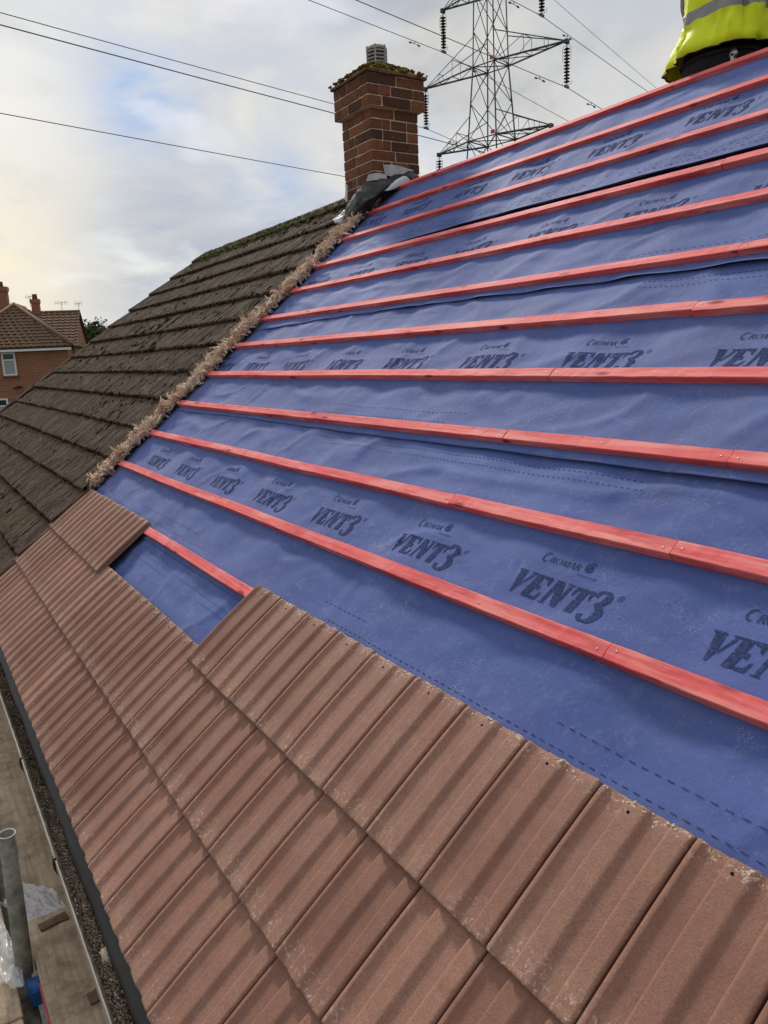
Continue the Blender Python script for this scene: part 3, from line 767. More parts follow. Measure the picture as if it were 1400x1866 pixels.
for n in range(5):                      # dashed lap guides
    polys = []
    for vd, dl, gp in ((LAPS[n]+.100, .014, .013), (LAPS[n]+.150, .016, .014), (LAPS[n]+.815, .011, .010), (LAPS[n]+.785, .011, .010)):
        if vd > 4.1: continue
        if n == 4 and vd > 3.9: continue
        a = AL+.08
        while a < AR-.4:
            if nz3(a*.9, vd*7, n) > .02:
                polys.append([Vector((a, vd)), Vector((a+dl, vd)), Vector((a+dl, vd+.0019)), Vector((a, vd+.0019))])
            a += dl+gp
    if n == 4:
        for r in range(6):
            a = .2
            while a < 4.:
                if random.random() < .35: polys.append([Vector((a, 3.33+r*.012)), Vector((a+.02, 3.33+r*.012)), Vector((a+.02, 3.332+r*.012)), Vector((a, 3.332+r*.012))])
                a += random.uniform(.03, .05)
    tag(obj('printed_dashes', drape(polys, n, .0011, .03), 'printed_ink', sheets[n]), kind='stuff')

# ------------------------------------------------------------------ battens
JO = {0: [3.36], 1: [3.368, 4.6], 2: [2.539, 3.356, 4.6], 3: [2.54, 3.34], 4: [2.52, 4.2], 5: [2.896], 6: [2.893], 7: [1.72, 4.1], 8: [2.51], 9: [1.3, 3.8], 10: [.9, 3.6], 11: [1.72, 4.2]}
ordn = ['', 'first', 'second', 'third', 'fourth', 'fifth', 'sixth', 'seventh', 'eighth', 'ninth', 'tenth', 'eleventh', 'twelfth', 'thirteenth', 'fourteenth', 'fifteenth', 'sixteenth']
_nb = bmesh.new(); lathe(_nb, [(.0001, .0), (.0030, .0), (.0027, .0006), (.0001, .0007)], (0, 0, 0), 10)
NAIL = bpy.data.meshes.new('nail_head'); _nb.to_mesh(NAIL); _nb.free(); NAIL.materials.append(MATS['nail_steel'])
def batten(row, a0, a1, idx, cnt):
    L = a1-a0; bm = bmesh.new(); n = max(4, int(L/.02)); h = BH+random.uniform(-.0008, .0008); wd = BW+random.uniform(-.001, .001)
    rings = []; c = .0016; sd = random.uniform(0, 90)
    for i in range(n+1):
        x = L*i/n; bow = .0045*nz3(x*1.1+sd, row); e = lambda k: .0011*nz3(x*14+sd, k, row)+.0007*nz3(x*47+sd, k, row)
        sec = [(-wd+e(1), -.001), (-wd+e(2), h-c), (-wd+c+e(2), h+e(3)), (-c+e(4), h+e(5)), (0+e(4), h-c), (0, -.001)]
        rings.append([bm.verts.new((x, y+bow, z)) for y, z in sec])
    for r0, r1 in zip(rings, rings[1:]):
        for k in range(6): bm.faces.new((r0[k], r1[k], r1[(k+1) % 6], r0[(k+1) % 6]))
    bm.faces.new(rings[0]); bm.faces.new(rings[-1][::-1]); bmesh.ops.recalc_face_normals(bm, faces=bm.faces)
    o = obj('roof_batten', bm, 'batten_red')
    o.matrix_world = MR @ Matrix.Translation((a0, VB[row], .0025+random.uniform(0, .0008))) @ Matrix.Rotation(random.uniform(-.0008, .0008), 4, 'Z')
    if row == 0: where = 'lowest batten, crossing the blue gap between the tiles' if idx == 0 else 'lowest batten, hidden under the tile heads at right'
    else:
        rr = ('topmost red batten along the ridge' if row == 11 else '%s red batten up from the brown tiles' % ordn[row])
        pos = {1: ['whole length'], 2: ['left length', 'right length'], 3: ['left length', 'middle length', 'right length'], 4: ['far left', 'left', 'right', 'far right']}[cnt][idx]
        where = '%s, %s' % (rr, pos)
    tag(o, where, 'batten', 'red roofing battens')
    r = RAFT0-RAFT*12
    pos = [a0+.022, a1-.022]
    while r < a1-.05:
        if r > a0+.05: pos.append(r+random.uniform(-.006, .006))
        r += RAFT
    for x in pos:
        if not -1 < x < 4.4: continue
        q = bpy.data.objects.new('nail_head', NAIL); C.objects.link(q); q.parent = o; q.location = (x-a0, -wd*random.uniform(.35, .65), h+.0002)
for row, js in JO.items():
    xs = [AL+.060+random.uniform(-.012, .014)]+js+[AR]
    if row == 10: xs[0] = -.90
    if row == 11: xs[0] = -.80
    for i in range(len(xs)-1): batten(row, xs[i]+.0012, xs[i+1]-.0012, i, len(xs)-1)

# ------------------------------------------------------------------ new tiles: every one its own object, meshes shared between repeats
def tile_mesh(seed, first=False):
    rnd = random.Random(seed); bm = bmesh.new()
    ss = [0, .005, .01, .017, .025, .05, .07, .078, .085, .11, .13, .15, .16, .17, .235, .295, .30, .306, .312, .318, .325, .34, .43, .51, .52, .532, .545, .56, .58, .60, .61, .62, .70, .765, .77, .777, .785, .792, .80, .82, .90, .96, .97, .98, .99, 1]
    tt = [0, .003, .008, .02, .05, .1, .2, .3, .4, .5, .6, .7, .8, .88, .93, .96, .98, .992, 1.]
    gap = .0030; W = TW-gap
    rows = []
    sd = rnd.uniform(0, 99)
    for t in tt:
        r = []
        for s in ss:
            y = t*TL; x = gap/2+s*W; z = tprof(s)
            z += .0032*4*t*(1-t)                                   # camber
            if t <= .008: z -= (.0035 if t == 0 else .0012 if t < .005 else .0002)
            if t > .95: z -= .003*((t-.95)/.05)**2
            y += .0016*nz3(s*14+sd, 3)*(1 if t < .01 else 0)
            if t > .97: y += (.0035*nz3(s*9+sd, 8)+.002*nz3(s*31+sd, 4)); z += .0018*nz3(s*20+sd, t*40)
            z += .0003*nz3(x*60+sd, y*60)
            if s in (0, 1): x += .0006*nz3(y*30+sd, 1)
            r.append(bm.verts.new((x, y, z)))
        rows.append(r)
    for a, b in zip(rows, rows[1:]):
        for i in range(len(ss)-1):
            f = bm.faces.new((a[i], a[i+1], b[i+1], b[i])); f.smooth = True
    # skirts down to the underside
    TK = .0135
    def skirt(line, rev, mi):
        lo = [bm.verts.new((v.co.x, v.co.y, v.co.z-TK)) for v in line]
        for i in range(len(line)-1):
            q = (line[i], lo[i], lo[i+1], line[i+1]); f = bm.faces.new(q[::-1] if rev else q); f.material_index = mi
    skirt(rows[0], False, 0); skirt(rows[-1], True, 1)
    skirt([r[0] for r in rows], True, 0); skirt([r[-1] for r in rows], False, 0)
    # underside
    lo = [bm.verts.new((x, y, -.011)) for x, y in ((gap/2+.001, .002), (W, .002), (W, TL-.002), (gap/2+.001, TL-.002))]
    bm.faces.new(lo[::-1]).material_index = 1
    # interlock tongue reaching under the next tile
    if True: box(bm, (W-.004, .004, -.012), (TW+.018, TL-.006, -.0075), 1)
    # nail hole at the head
    lathe(bm, [(.0001, .0), (.0030, .0)], (TW*.40, TL-.024, tprof(.40)+.0016), 10, mat=2)
    # crumbs of lime at the head
    for i in range(rnd.randint(10, 22)):
        s = rnd.choice((rnd.uniform(.35, .65), rnd.uniform(.05, .95))); x = s*W; rr = rnd.uniform(.0008, .0024)
        vv = blob(bm, (x, TL-abs(rnd.gauss(0, .010))-.001, tprof(s)), rr, 1, .5, (1.4, 1.2, .5), mat=3)
    me = bpy.data.meshes.new('roof_tile'); bm.to_mesh(me); bm.free()
    for k in ('new_tile_concrete', 'tile_cut_edge', 'black_hole', 'lime_crust'): me.materials.append(MATS[k])
    return me
TM = [tile_mesh(s) for s in range(7)]
tilt = math.atan2(HB-HT+.0025, TL)
def place_tile(course, k):
    o = bpy.data.objects.new('roof_tile', TM[random.randrange(7)]); C.objects.link(o)
    a = A0+TW*k
    o.matrix_world = MR @ Matrix.Translation((a+random.uniform(-.0005, .0005), course*G_+random.uniform(-.0016, .0016), HB-.0035+random.uniform(-.0007, .0007))) @ Matrix.Rotation(-tilt, 4, 'X') @ Matrix.Rotation(random.uniform(-.0015, .0015), 4, 'Z')
    nm = ['bottom course', 'middle course', 'top course'][course]
    if course == 2:
        lab = '%s new brown tile right of the blue gap, top course' % ordn[k+1] if k >= 0 else '%s tile of the short top run beside the old mossy roof' % ordn[k+15]
        if k == -8: lab = 'rightmost tile of the short top run, its bare side edge over the blue gap'
    else:
        pos = 'gutter' if course == 0 else 'middle'
        if k >= 0: lab = 'new brown tile in %s course, in line below the %s tile right of the gap' % (pos, ordn[k+1])
        elif k >= -7: lab = 'new brown tile in %s course, %s of seven in line below the blue gap' % (pos, ordn[k+8])
        else: lab = 'new brown tile in %s course, %s tile from the old mossy roof' % (pos, ordn[k+15])
    tag(o, lab, 'roof tile', 'new brown concrete roof tiles')
for c_ in range(3):
    for k in range(-14, 15):
        if c_ == 2 and -7 <= k < 0: continue
        place_tile(c_, k)

# ------------------------------------------------------------------ shaggy fibre strip along the torn edge
def hair_a(v): return -.868 + .012*math.sin(v*2.3+.4)+.022*nz3(v*2.2, 7.)-.015*sst(2, 4, v)
bm = bmesh.new()
pts = []; v = .97
while v < 3.93: pts.append(RW(hair_a(v)-.012, v, .045+.012*nz3(v*6, 1))); v += .03
tube(bm, pts, [.024+.012*nz3(i*.5, 3) for i in range(len(pts))], 8, 2)
def strand(bm, p, d, L, w_, mat, curl):
    n = 6; P = Vector(p); D = Vector(d).normalized(); sd = D.orthogonal().normalized(); ax = Vector((random.gauss(0, 1), random.gauss(0, 1), random.gauss(0, 1))).normalized()
    prev = None
    for i in range(n+1):
        ww = w_*(1-.75*i/n); q = (bm.verts.new(P+sd*ww), bm.verts.new(P-sd*ww))
        if prev:
            f = bm.faces.new((prev[0], prev[1], q[1], q[0])); f.material_index = mat
        prev = q; D = (D+ax.cross(D)*curl+Vector((0, 0, -.12))).normalized(); P = P+D*(L/n)
def tf0(v): return clamp(.5+1.3*nz3(v*6.5, 11.))
v = .95
while v < 3.99:
    a = hair_a(v); big_ = random.random() < .35
    cc = RW(a+random.uniform(-.062, .034)*(.6+.7*tf0(v)), v, .035+random.uniform(0, .03)*(1 if nz3(v*9, 4) > -.1 else .3))
    Tdir = RW(random.uniform(-.7, .5), random.uniform(-1, 1), random.uniform(-.1, .8)).normalized()
    mat = random.choice((0, 0, 1, 1, 1, 2)); curl = random.uniform(-.75, .75); tf_ = clamp(.5+1.3*nz3(v*6.5, 11.)); L0 = random.uniform(.035, .07)*(.65+.7*tf_); Tdir = (Tdir+Vector((-.35, -.2, .55))*tf_).normalized()
    rad = random.uniform(.006, .013)
    # a twisted lock: many strands sharing one curl
    ax0 = Vector((random.gauss(0, 1), random.gauss(0, 1), random.gauss(0, 1))).normalized()
    for i in range(18):
        off = Vector((random.gauss(0, rad), random.gauss(0, rad), random.gauss(0, rad*.7)))
        n_ = 7; P = cc+off; D = (Tdir+Vector((random.gauss(0, .16), random.gauss(0, .16), random.gauss(0, .16)))).normalized(); sd_ = D.orthogonal().normalized(); prev = None; w0 = random.uniform(.0014, .0034); L = L0*random.uniform(.6, 1.15)
        for q_ in range(n_+1):
            ww = w0*(1-.8*q_/n_); qq = (bm.verts.new(P+sd_*ww), bm.verts.new(P-sd_*ww))
            if prev: f = bm.faces.new((prev[0], prev[1], qq[1], qq[0])); f.material_index = mat if random.random() < .85 else 0
            prev = qq; D = (D+ax0.cross(D)*curl+Vector((0, 0, -.06))).normalized(); P = P+D*(L/n_)
    v += .0050
v = .96
while v < 3.92:                      # thicker twisted locks
    a = hair_a(v); P = RW(a+random.uniform(-.060, .034)*(.6+.7*tf0(v)), v, .035+random.uniform(0, .028)); D = RW(random.uniform(-1, 1), random.uniform(-1, 1), random.uniform(0, .5)).normalized()
    ax0 = Vector((random.gauss(0, 1), random.gauss(0, 1), random.gauss(0, 1))).normalized(); cu = random.uniform(.35, .95)*random.choice((-1, 1)); q_ = [P.copy()]
    st_ = random.uniform(.007, .013)
    for i in range(8): D = (D+ax0.cross(D)*cu*.75).normalized(); P = P+D*st_; q_.append(P.copy())
    r0 = random.uniform(.0035, .0100); tube(bm, q_, [r0*x for x in (.4, .8, 1, 1, .95, .85, .7, .45, .15)], 6, random.choice((0, 1, 1, 0, 2)))
    v += .0042
for i in range(90):
    v = random.uniform(1.0, 3.9); a = hair_a(v)+random.uniform(-.05, .05); blob(bm, RW(a, v, random.uniform(.02, .07)), random.uniform(.006, .017), 1, .6, (1.3, 1, .8), mat=random.choice((0, 1, 2)))
o = obj('fibre_strip', bm, ['tan_fibre', 'pale_fibre', 'dark_fibre'])
tag(o, 'shaggy tan fibre strip along the edge between old mossy tiles and blue membrane', 'fibre strip')

# ------------------------------------------------------------------ gutter, tray, debris
def run(prof, x0, x1, nx, closed=False):
    V, F = [], []
    for i in range(nx+1):
        x = x0+(x1-x0)*i/nx
        for y, z in prof: V.append((x, y+.0012*nz3(x*2, 1), z+.0015*nz3(x*1.3, 5)))
    m_ = len(prof)
    for i in range(nx):
        for j in range(m_-1): q = i*m_+j; F.append((q, q+m_, q+m_+1, q+1))
    return V, F
gut = empty('gutter', (0, 0, -.05)); tag(gut, 'dark square plastic gutter full of gritty moss debris below the brown tiles', 'gutter')
GI = Matrix.Translation((0, 0, .05))
def gp(name, bm, mat, smooth=False):
    o = obj(name, bm, mat, gut, smooth); o.matrix_parent_inverse = GI; return o
prof = [(-.098, -.020), (-.0985, -.050), (-.088, -.078), (-.064, -.090), (-.030, -.090), (-.008, -.080), (.006, -.06), (.010, -.018)]
o = gp('trough', run(prof, -8.8, 6.2, 90), 'gutter_plastic', True); thick(o, .0025, 0)
bm = bmesh.new()
for i in range(75): x = -8.8+.2*i; bar(bm, (x, -.1000, -.0195+.0015*nz3(x*1.3, 5)), (x+.2, -.1000, -.0195+.0015*nz3((x+.2)*1.3, 5)), .0018, 6, caps=False)
gp('rim_lip', bm, 'gutter_lip')
for x in (-6.2, -4.4, -2.6, -.9, .35, 1.42, 2.14, 3.2, 4.3):
    bm = bmesh.new(); tube(bm, [(x, -.101, -.012), (x, -.1035, -.04), (x, -.1025, -.055), (x, -.092, -.085), (x, -.05, -.099), (x, .0, -.095)], .0045, 6); box(bm, (x-.014, -.1045, -.030), (x+.014, -.097, -.0125)); gp('gutter_bracket', bm, 'eave_tray')
def debf(u, v):
    x = -8.7+14.7*u; y = -.080+.076*v
    return (x, y, -.070+.008*nz3(x*5, y*20)+.010*nz3(x*1.4, 3)+.012*(abs(v-.5)*2)**2-.012)
o = gp('debris_bed', grid(debf, 300, 6), 'debris_base', True)
bm = bmesh.new()
for i in range(16000):
    x = random.choice((random.uniform(.2, 3.5), random.uniform(1.6, 3.1), random.uniform(1.9, 3.)))
    dens = .55+.6*nz3(x*4, 2.)
    y = -.060+random.gauss(0, .011)+.012*nz3(x*3, 6.)
    if not -.084 < y < .004 or random.random() > dens+.25: continue
    z = -.070+.008*nz3(x*5, y*20)+.010*nz3(x*1.4, 3)+random.uniform(-.002, .007)
    r = random.uniform(.0012, .0034)
    q = [bm.verts.new((x+random.uniform(-r, r), y+random.uniform(-r, r), z+random.uniform(-.3*r, r))) for _ in range(4)]
    for f in ((0, 1, 2), (0, 3, 1), (1, 3, 2), (2, 3, 0)): bm.faces.new([q[j] for j in f])
tag(gp('grit', bm, 'debris_chip'), kind='stuff')
bm = bmesh.new()
for i in range(260):
    x = random.uniform(-1, 3.4); y = -.060+random.gauss(0, .010); 
    if abs(y+.060) > .022: continue
    blob(bm, (x, y, -.070+.008*nz3(x*5, y*20)), random.uniform(.003, .009), 1, .6, (1.5, 1, .6))
tag(gp('wet_leaf_litter', bm, 'debris_base'), kind='stuff')
# feather / fibre scrap in the gutter
bm = bmesh.new()
for i in range(120): strand(bm, (2.56+random.gauss(0, .004), -.056+random.gauss(0, .003), -.060), (random.uniform(.6, 1), random.uniform(-.1, .25), .12), random.uniform(.02, .045), .0014, 0, random.uniform(-.05, .05))
tag(obj('fibre_scrap', bm, 'pale_fibre'), 'small pale tuft of fibre lying on the grit in the gutter', 'fibre scrap')
# black eave tray between tile tails and gutter
tr = [(.10, .012), (.02, .006), (-.020, -.010), (-.040, -.022), (-.049, -.034), (-.046, -.060)]
V, F = run(tr, -8.8, 6.2, 400)
V = [(x, y+(.0035*nz3(x*9, z*10) if j % 6 > 1 else 0), z) for j, (x, y, z) in enumerate(V)]
o = obj('eave_tray', (V, F), 'eave_tray', None, True); thick(o, .0015, 0); tag(o, 'black wavy plastic eave guard hanging from under the tile edge into the gutter', 'eave guard')

# ------------------------------------------------------------------ scaffold
ZB = -.40
def board(x0, x1, y0, y1, ztop, label, yaw=0., nick=False):
    L = x1-x0; Wd = y1-y0; bm = bmesh.new(); box(bm, (0, 0, -.038), (L, Wd, 0))
    bmesh.ops.bevel(bm, geom=bm.edges[:], offset=.003, segments=1, affect='EDGES')
    o = obj('scaffold_board', bm, 'scaffold_board'); o.location = (x0, y0, ztop); o.rotation_euler = (0, 0, yaw); tag(o, label, 'scaffold board', 'scaffold boards'); return o
board(1.905, 5.6, -.190, .035, -.358, 'worn scaffold board beside the gutter, near the camera, lapped on top')
board(-1.9, 2.05, -.192, .033, -.400, 'long scaffold board under the gutter, running far beyond the steel pole')
board(.9, 2.275, -.475, -.250, -.385, 'short-looking scaffold board left of the steel pole under white plastic')
board(2.296, 5.8, -.478, -.253, -.372, 'scaffold board end at the very bottom left corner of the photo')
board(-2.2, .86, -.475, -.250, -.400, 'scaffold board on the outer side, far end beyond the plastic sheet')
for i, (y0) in enumerate((-.71, -.945)): board(-2.2, 5.8, y0, y0+.225, -.395, ['third scaffold board out from the gutter', 'outermost scaffold board of the walkway'][i])
def pole(name, p, q, label, parts=True):
    p, q = Vector(p), Vector(q); root = empty(name, p); tag(root, label, 'scaffold tube', 'steel scaffold tubes')
    d = (q-p); bm = bmesh.new(); n = 24; z = d.normalized(); x = z.orthogonal().normalized(); y = z.cross(x)
    ro, ri = .0243, .0205
    def ring(P, r): return [bm.verts.new(P+(x*math.cos(2*PI*k/n)+y*math.sin(2*PI*k/n))*r) for k in range(n)]
    a, b, c, e = ring(Vector(), ro), ring(d, ro), ring(d, ri), ring(d-z*.3, ri)
    for s, t, mi in ((a, b, 0), (b, c, 1), (c, e, 0)):
        for k in range(n): f = bm.faces.new((s[k], s[(k+1) % n], t[(k+1) % n], t[k])); f.smooth = mi == 0; f.material_index = mi
    obj('tube', bm, ['galv_steel', 'galv_rim'], root); return root
ptop = Vector((2.118, -.2125, .094)); pole('scaffold_standard', (2.085, -.222, -.40), ptop, 'upright galvanised scaffold pole with open top beside the gutter')
pole('scaffold_standard', (.2, -1.0, ZG+.3), (.2, -1.0, 1.0), 'outer upright scaffold pole, far along the walkway')
pole('scaffold_standard', (2.6, -1.05, ZG+.3), (2.6, -1.05, .9), 'outer upright scaffold pole, nearest along the walkway')
tr_ = pole('scaffold_transom', (2.128, -1.15, -.432), (2.128, .2, -.432), 'horizontal scaffold tube under the boards with a blue fitting')
bm = bmesh.new(); bar(bm, (0, .925, 0), (0, .985, 0), .031, 16); box(bm, (-.034, .93, -.036), (.034, .975, .012)); obj('coupler', bm, 'blue_paint', tr_)
bm = bmesh.new(); bar(bm, (0, .80, 0), (0, .90, 0), .0252, 16); obj('sticker', bm, 'white_upvc', tr_)
pole('scaffold_ledger', (-2, -.226, -.51), (5.6, -.226, -.51), 'long scaffold tube running below the walkway beside the poles')
bm = bmesh.new(); box(bm, (0, 0, 0), (.9, .003, .03)); o = obj('pink_tape', bm, 'pink_tape'); o.location = (2.20, -.1945, -.394); tag(o, 'strip of pink tape on the side of the near scaffold board', 'tape')
# offcuts
def chip(x, y, z, sx, sy, rz, label, hh=.008):
    bm = bmesh.new(); box(bm, (-sx, -sy, 0), (sx, sy, hh)); bmesh.ops.subdivide_edges(bm, edges=bm.edges[:], cuts=2, use_grid_fill=True)
    for v in bm.verts: v.co += Vector((nz3(v.co.x*40, v.co.y*40, 1), nz3(v.co.y*40, 3), nz3(v.co.x*30, 6)))*.005
    o = obj('wood_offcut', bm, 'old_wood'); o.location = (x, y, z); o.rotation_euler = (0, .03, rz); tag(o, label, 'wood offcut')
chip(1.965, -.115, -.357, .017, .045, .15, 'thin brown wood splinter across the lapped end of the scaffold board')
chip(2.36, -.065, -.357, .022, .020, .1, 'small square brown wood block on the board by the gutter')
# polythene
def crump_sheet(name, cx_, cy_, cz_, sx, sy, rz, lift_, label, seed, thin=1.):
    Rz = Matrix.Rotation(rz, 4, 'Z')
    def fn(u, v):
        x, y = (u-.5)*2, (v-.5)*2
        e = 1+.35*nz3(x*1.5+seed, y*1.5, seed); 
        ridged = 1-abs(nz3(x*2.2+seed, y*3.1, 3))*2.2
        z = lift_*(.4+.6*nz3(x*1.2+seed, y*1.4, 8))*(1-.5*(x*x+y*y)*.5)+.016*ridged+.010*(1-abs(nz3(x*6, y*7, seed))*2.5)
        p = Rz @ Vector((x*sx*e, y*sy*e*(1-.45*max(0, x)*thin), 0))
        return Vector((cx_+p.x, cy_+p.y, max(cz_+.002, cz_+z)))
    o = obj(name, grid(fn, 44, 36), 'polythene', None, True); tag(o, label, 'plastic sheet'); return o
crump_sheet('plastic_sheet', 1.83, -.135, -.400, .16, .065, .45, .03, 'crumpled clear polythene scrap on the board between pole and gutter', 3.)
crump_sheet('plastic_sheet', 1.95, -.32, -.385, .24, .085, .15, .06, 'crumpled white polythene on the board left of the steel pole', 11.)

# ------------------------------------------------------------------ transmission tower and its lines
PX, PY = -21.778, 21.862; PZ = ZG
AX = Vector((.9655, .2605, 0)).normalized(); DX = Vector((-AX.y, AX.x, 0))
py_ = empty('transmission_tower', (PX, PY, PZ)); tag(py_, 'grey steel lattice electricity pylon with three pairs of arms, behind the chimney', 'pylon')
rot = math.atan2(AX.y, AX.x); py_.rotation_euler = (0, 0, rot)
# local frame: x along the arms, y along the line, z up from the ground
def sz(z):                       # body width at height above camera datum
    zz_ = z
    if zz_ > 12.45: return 1.02-(zz_-12.45)*.045
    return 1.02+(12.45-zz_)*.128
def loc(x, y, z): return Vector((x, y, z-PZ))
bm = bmesh.new()
levels = [PZ, -2.6, 0.2, 2.4, 4.3, 5.9, 7.2, 8.35, 9.70, 11.1, 12.46, 13.75, 15.2, 16.2, 16.9]
cor = [(-.5, -.5), (.5, -.5), (.5, .5), (-.5, .5)]
for i, (z0, z1) in enumerate(zip(levels, levels[1:])):
    s0, s1 = sz(z0), sz(z1)
    if z1 == 16.9: s1 = .12
    for j in range(4):
        a, b = cor[j], cor[(j+1) % 4]
        bar(bm, loc(a[0]*s0, a[1]*s0, z0), loc(a[0]*s1, a[1]*s1, z1), .036 if z0 < 12 else .030, 4)
        bar(bm, loc(a[0]*s0, a[1]*s0, z0), loc(b[0]*s1, b[1]*s1, z1), .017, 4); bar(bm, loc(b[0]*s0, b[1]*s0, z0), loc(a[0]*s1, a[1]*s1, z1), .017, 4)
        if z1 in (9.70, 12.46, 15.2, 10.6) or i < 4: bar(bm, loc(a[0]*s1, a[1]*s1, z1), loc(b[0]*s1, b[1]*s1, z1), .026, 4)
obj('tower_body', bm, 'steel_tower', py_)
def arm(sgn, zt, xt, rise, label=None):
    bm = bmesh.new(); s = sz(zt); s2 = sz(zt+rise); tip = loc(sgn*xt, 0, zt)
    n = 4
    for sy in (-1, 1):
        B0 = loc(sgn*s/2, sy*s/2, zt); U0 = loc(sgn*s2/2, sy*s2/2, zt+rise)
        bar(bm, B0, tip, .040, 4); bar(bm, U0, tip, .020, 4)
        for k in (.42, .70):
            p = B0.lerp(tip, k); q = U0.lerp(tip, k); bar(bm, p, q, .012, 4)
        bar(bm, B0, U0.lerp(tip, .42), .014, 4)
    for k0, k1 in ((0, .42), (.42, .70)):
        for z_, zz_, r in ((zt, s, .018), (zt+rise, s2, .015)):
            A1 = loc(sgn*zz_/2, -zz_/2, z_).lerp(tip, k0); B1 = loc(sgn*zz_/2, zz_/2, z_).lerp(tip, k1); A2 = loc(sgn*zz_/2, zz_/2, z_).lerp(tip, k0); B2 = loc(sgn*zz_/2, -zz_/2, z_).lerp(tip, k1)
            bar(bm, B1, B2, r, 4)
            if z_ == zt: bar(bm, A1, B1, r, 4)
    bar(bm, loc(sgn*s/2, -s/2, zt), loc(-sgn*s/2, s/2, zt), .02, 4)
    box(bm, (-.06, -.10, -.10), (.06, .10, .05), M=Matrix.Translation(tip)); obj('cross_arm', bm, 'steel_tower', py_)
arms = [(9.70, 2.76, .95), (12.47, 3.43, 1.10), (15.21, 2.36, .95)]
for zt, xt, rise in arms:
    for sg in (-1, 1): arm(sg, zt, xt, rise)
bm = bmesh.new()
for z in (12.52, 9.75): box(bm, (.32*sz(z), -sz(z)/2-.02, z-PZ), (.46*sz(z), -sz(z)/2-.005, z-PZ+.14))
obj('warning_plate', bm, 'pink_tape', py_)
# insulators
def ins_mesh():
    bm = bmesh.new(); bar(bm, (0, 0, 0), (0, 0, -1.5), .016, 6)
    for i in range(11):
        z = -.22-i*.112; lathe(bm, [(.035, .045), (.06, .028), (.118, .0), (.112, -.018), (.05, -.028), (.035, -.05)], (0, 0, z), 12)
    return bm
def horn_mesh():
    bm = bmesh.new()
    for s in (-1, 1): tube(bm, [(0, 0, -.12), (s*.10, 0, -.10), (s*.17, 0, -.2), (s*.17, 0, -.62)], .008, 5)
    tube(bm, [(0, 0, -1.46), (.18, 0, -1.46), (.22, 0, -1.34)], .010, 5); tube(bm, [(0, 0, -1.46), (-.16, 0, -1.46), (-.20, 0, -1.36)], .010, 5)
    box(bm, (-.03, -.14, -1.56), (.03, .14, -1.47)); return bm
ins0 = obj('string', ins_mesh(), 'insulator_brown'); horn0 = obj('arcing_horn', horn_mesh(), 'wire_grey')
first = True
names = {(9.70, -1): 'lowest left arm', (9.70, 1): 'lowest right arm', (12.47, -1): 'middle left arm', (12.47, 1): 'middle right arm', (15.21, -1): 'top left arm', (15.21, 1): 'top right arm'}
clampz = {}
for zt, xt, rise in arms:
    for sg in (-1, 1):
        P = Vector((PX, PY, 0))+AX*(sg*xt); P.z = zt-.06
        r = empty('insulator_string', P, rot); tag(r, 'dark disc insulator string hanging from the %s of the pylon' % names[(zt, sg)], 'insulator', 'insulators on the pylon')
        a, b = (ins0, horn0) if first else (ins0.copy(), horn0.copy())
        if not first: C.objects.link(a); C.objects.link(b)
        a.parent = r; b.parent = r; first = False
        # the wire held by it
        top = Vector((P.x, P.y, P.z-1.54)); pts = []
        for t in [x*1.0 for x in range(-130, 0, 3)]+[0]+[x*1. for x in range(3, 170, 5)]:
            tau = abs(t); z = top.z+((-.006*tau+.00022*tau*tau) if t < 0 else (-.092*tau+.00032*tau*tau))
            pts.append(Vector((top.x+DX.x*t, top.y+DX.y*t, z)))
        wb = bmesh.new(); tube(wb, pts, .0125, 5); wo = obj('power_line', wb, 'wire_grey'); tag(wo, 'overhead wire held by the insulator on the %s of the pylon' % names[(zt, sg)], 'power line', 'power lines on the pylon')
        for t in (-1.9, 1.9):
            z = top.z+(-.006*1.9 if t < 0 else -.092*1.9); Q = Vector((top.x+DX.x*t, top.y+DX.y*t, z))
            db = bmesh.new(); tube(db, [Q-DX*.28-Vector((0, 0, .10)), Q-DX*.12-Vector((0, 0, .09)), Q+DX*.12-Vector((0, 0, .09)), Q+DX*.28-Vector((0, 0, .10))], .010, 5)
            bar(db, Q-DX*.32-Vector((0, 0, .11)), Q-DX*.2-Vector((0, 0, .10)), .032, 6); bar(db, Q+DX*.2-Vector((0, 0, .10)), Q+DX*.32-Vector((0, 0, .11)), .032, 6); bar(db, Q, Q-Vector((0, 0, .1)), .014, 5)
            obj('damper', db, 'wire_grey', wo)
pts = []
for t in list(range(-130, 170, 6)):
    tau = abs(t); pts.append(Vector((PX+DX.x*t, PY+DX.y*t, 16.9+((-.006*tau+.00022*tau*tau) if t < 0 else (-.15*tau+.0006*tau*tau)))))
wb = bmesh.new(); tube(wb, pts, .010, 5); tag(obj('earth_wire', wb, 'wire_grey'), 'thin earth wire running over the top of the pylon', 'power line', 'power lines on the pylon')

# ------------------------------------------------------------------ far brick house
def fpix(x, y, dist):            # point at horizontal distance dist seen at photo pixel: only used to derive the house's size and place
    d = (Matrix((right, -up, fwd)).transposed() @ Vector(((x-700)/1403, (y-933)/1403, 1))); return CAM+d*(dist/Vector((d.x, d.y)).length)
base = fpix(60, 671, 41); vd = Vector((base.x-CAM.x, base.y-CAM.y, 0)).normalized()
yaw = math.atan2(vd.y, vd.x)-PI/2
fh = empty('brick_house', (base.x, base.y, ZG), yaw+math.radians(-9)); tag(fh, 'distant red brick house with brown hipped roof and white windows at the left edge', 'house')
FZ = 1.42-ZG                      # camera height in house-local z
def fpart(name, bm, mats, par=None, smooth=False): return obj(name, bm, mats, par or fh, smooth)
def quadsheet(pts): return [Vector(p) for p in pts], [tuple(range(len(pts)))]
ez = FZ+.98
bm = bmesh.new()
WX0, WX1, WD = -3.3, 1.65, 4.2
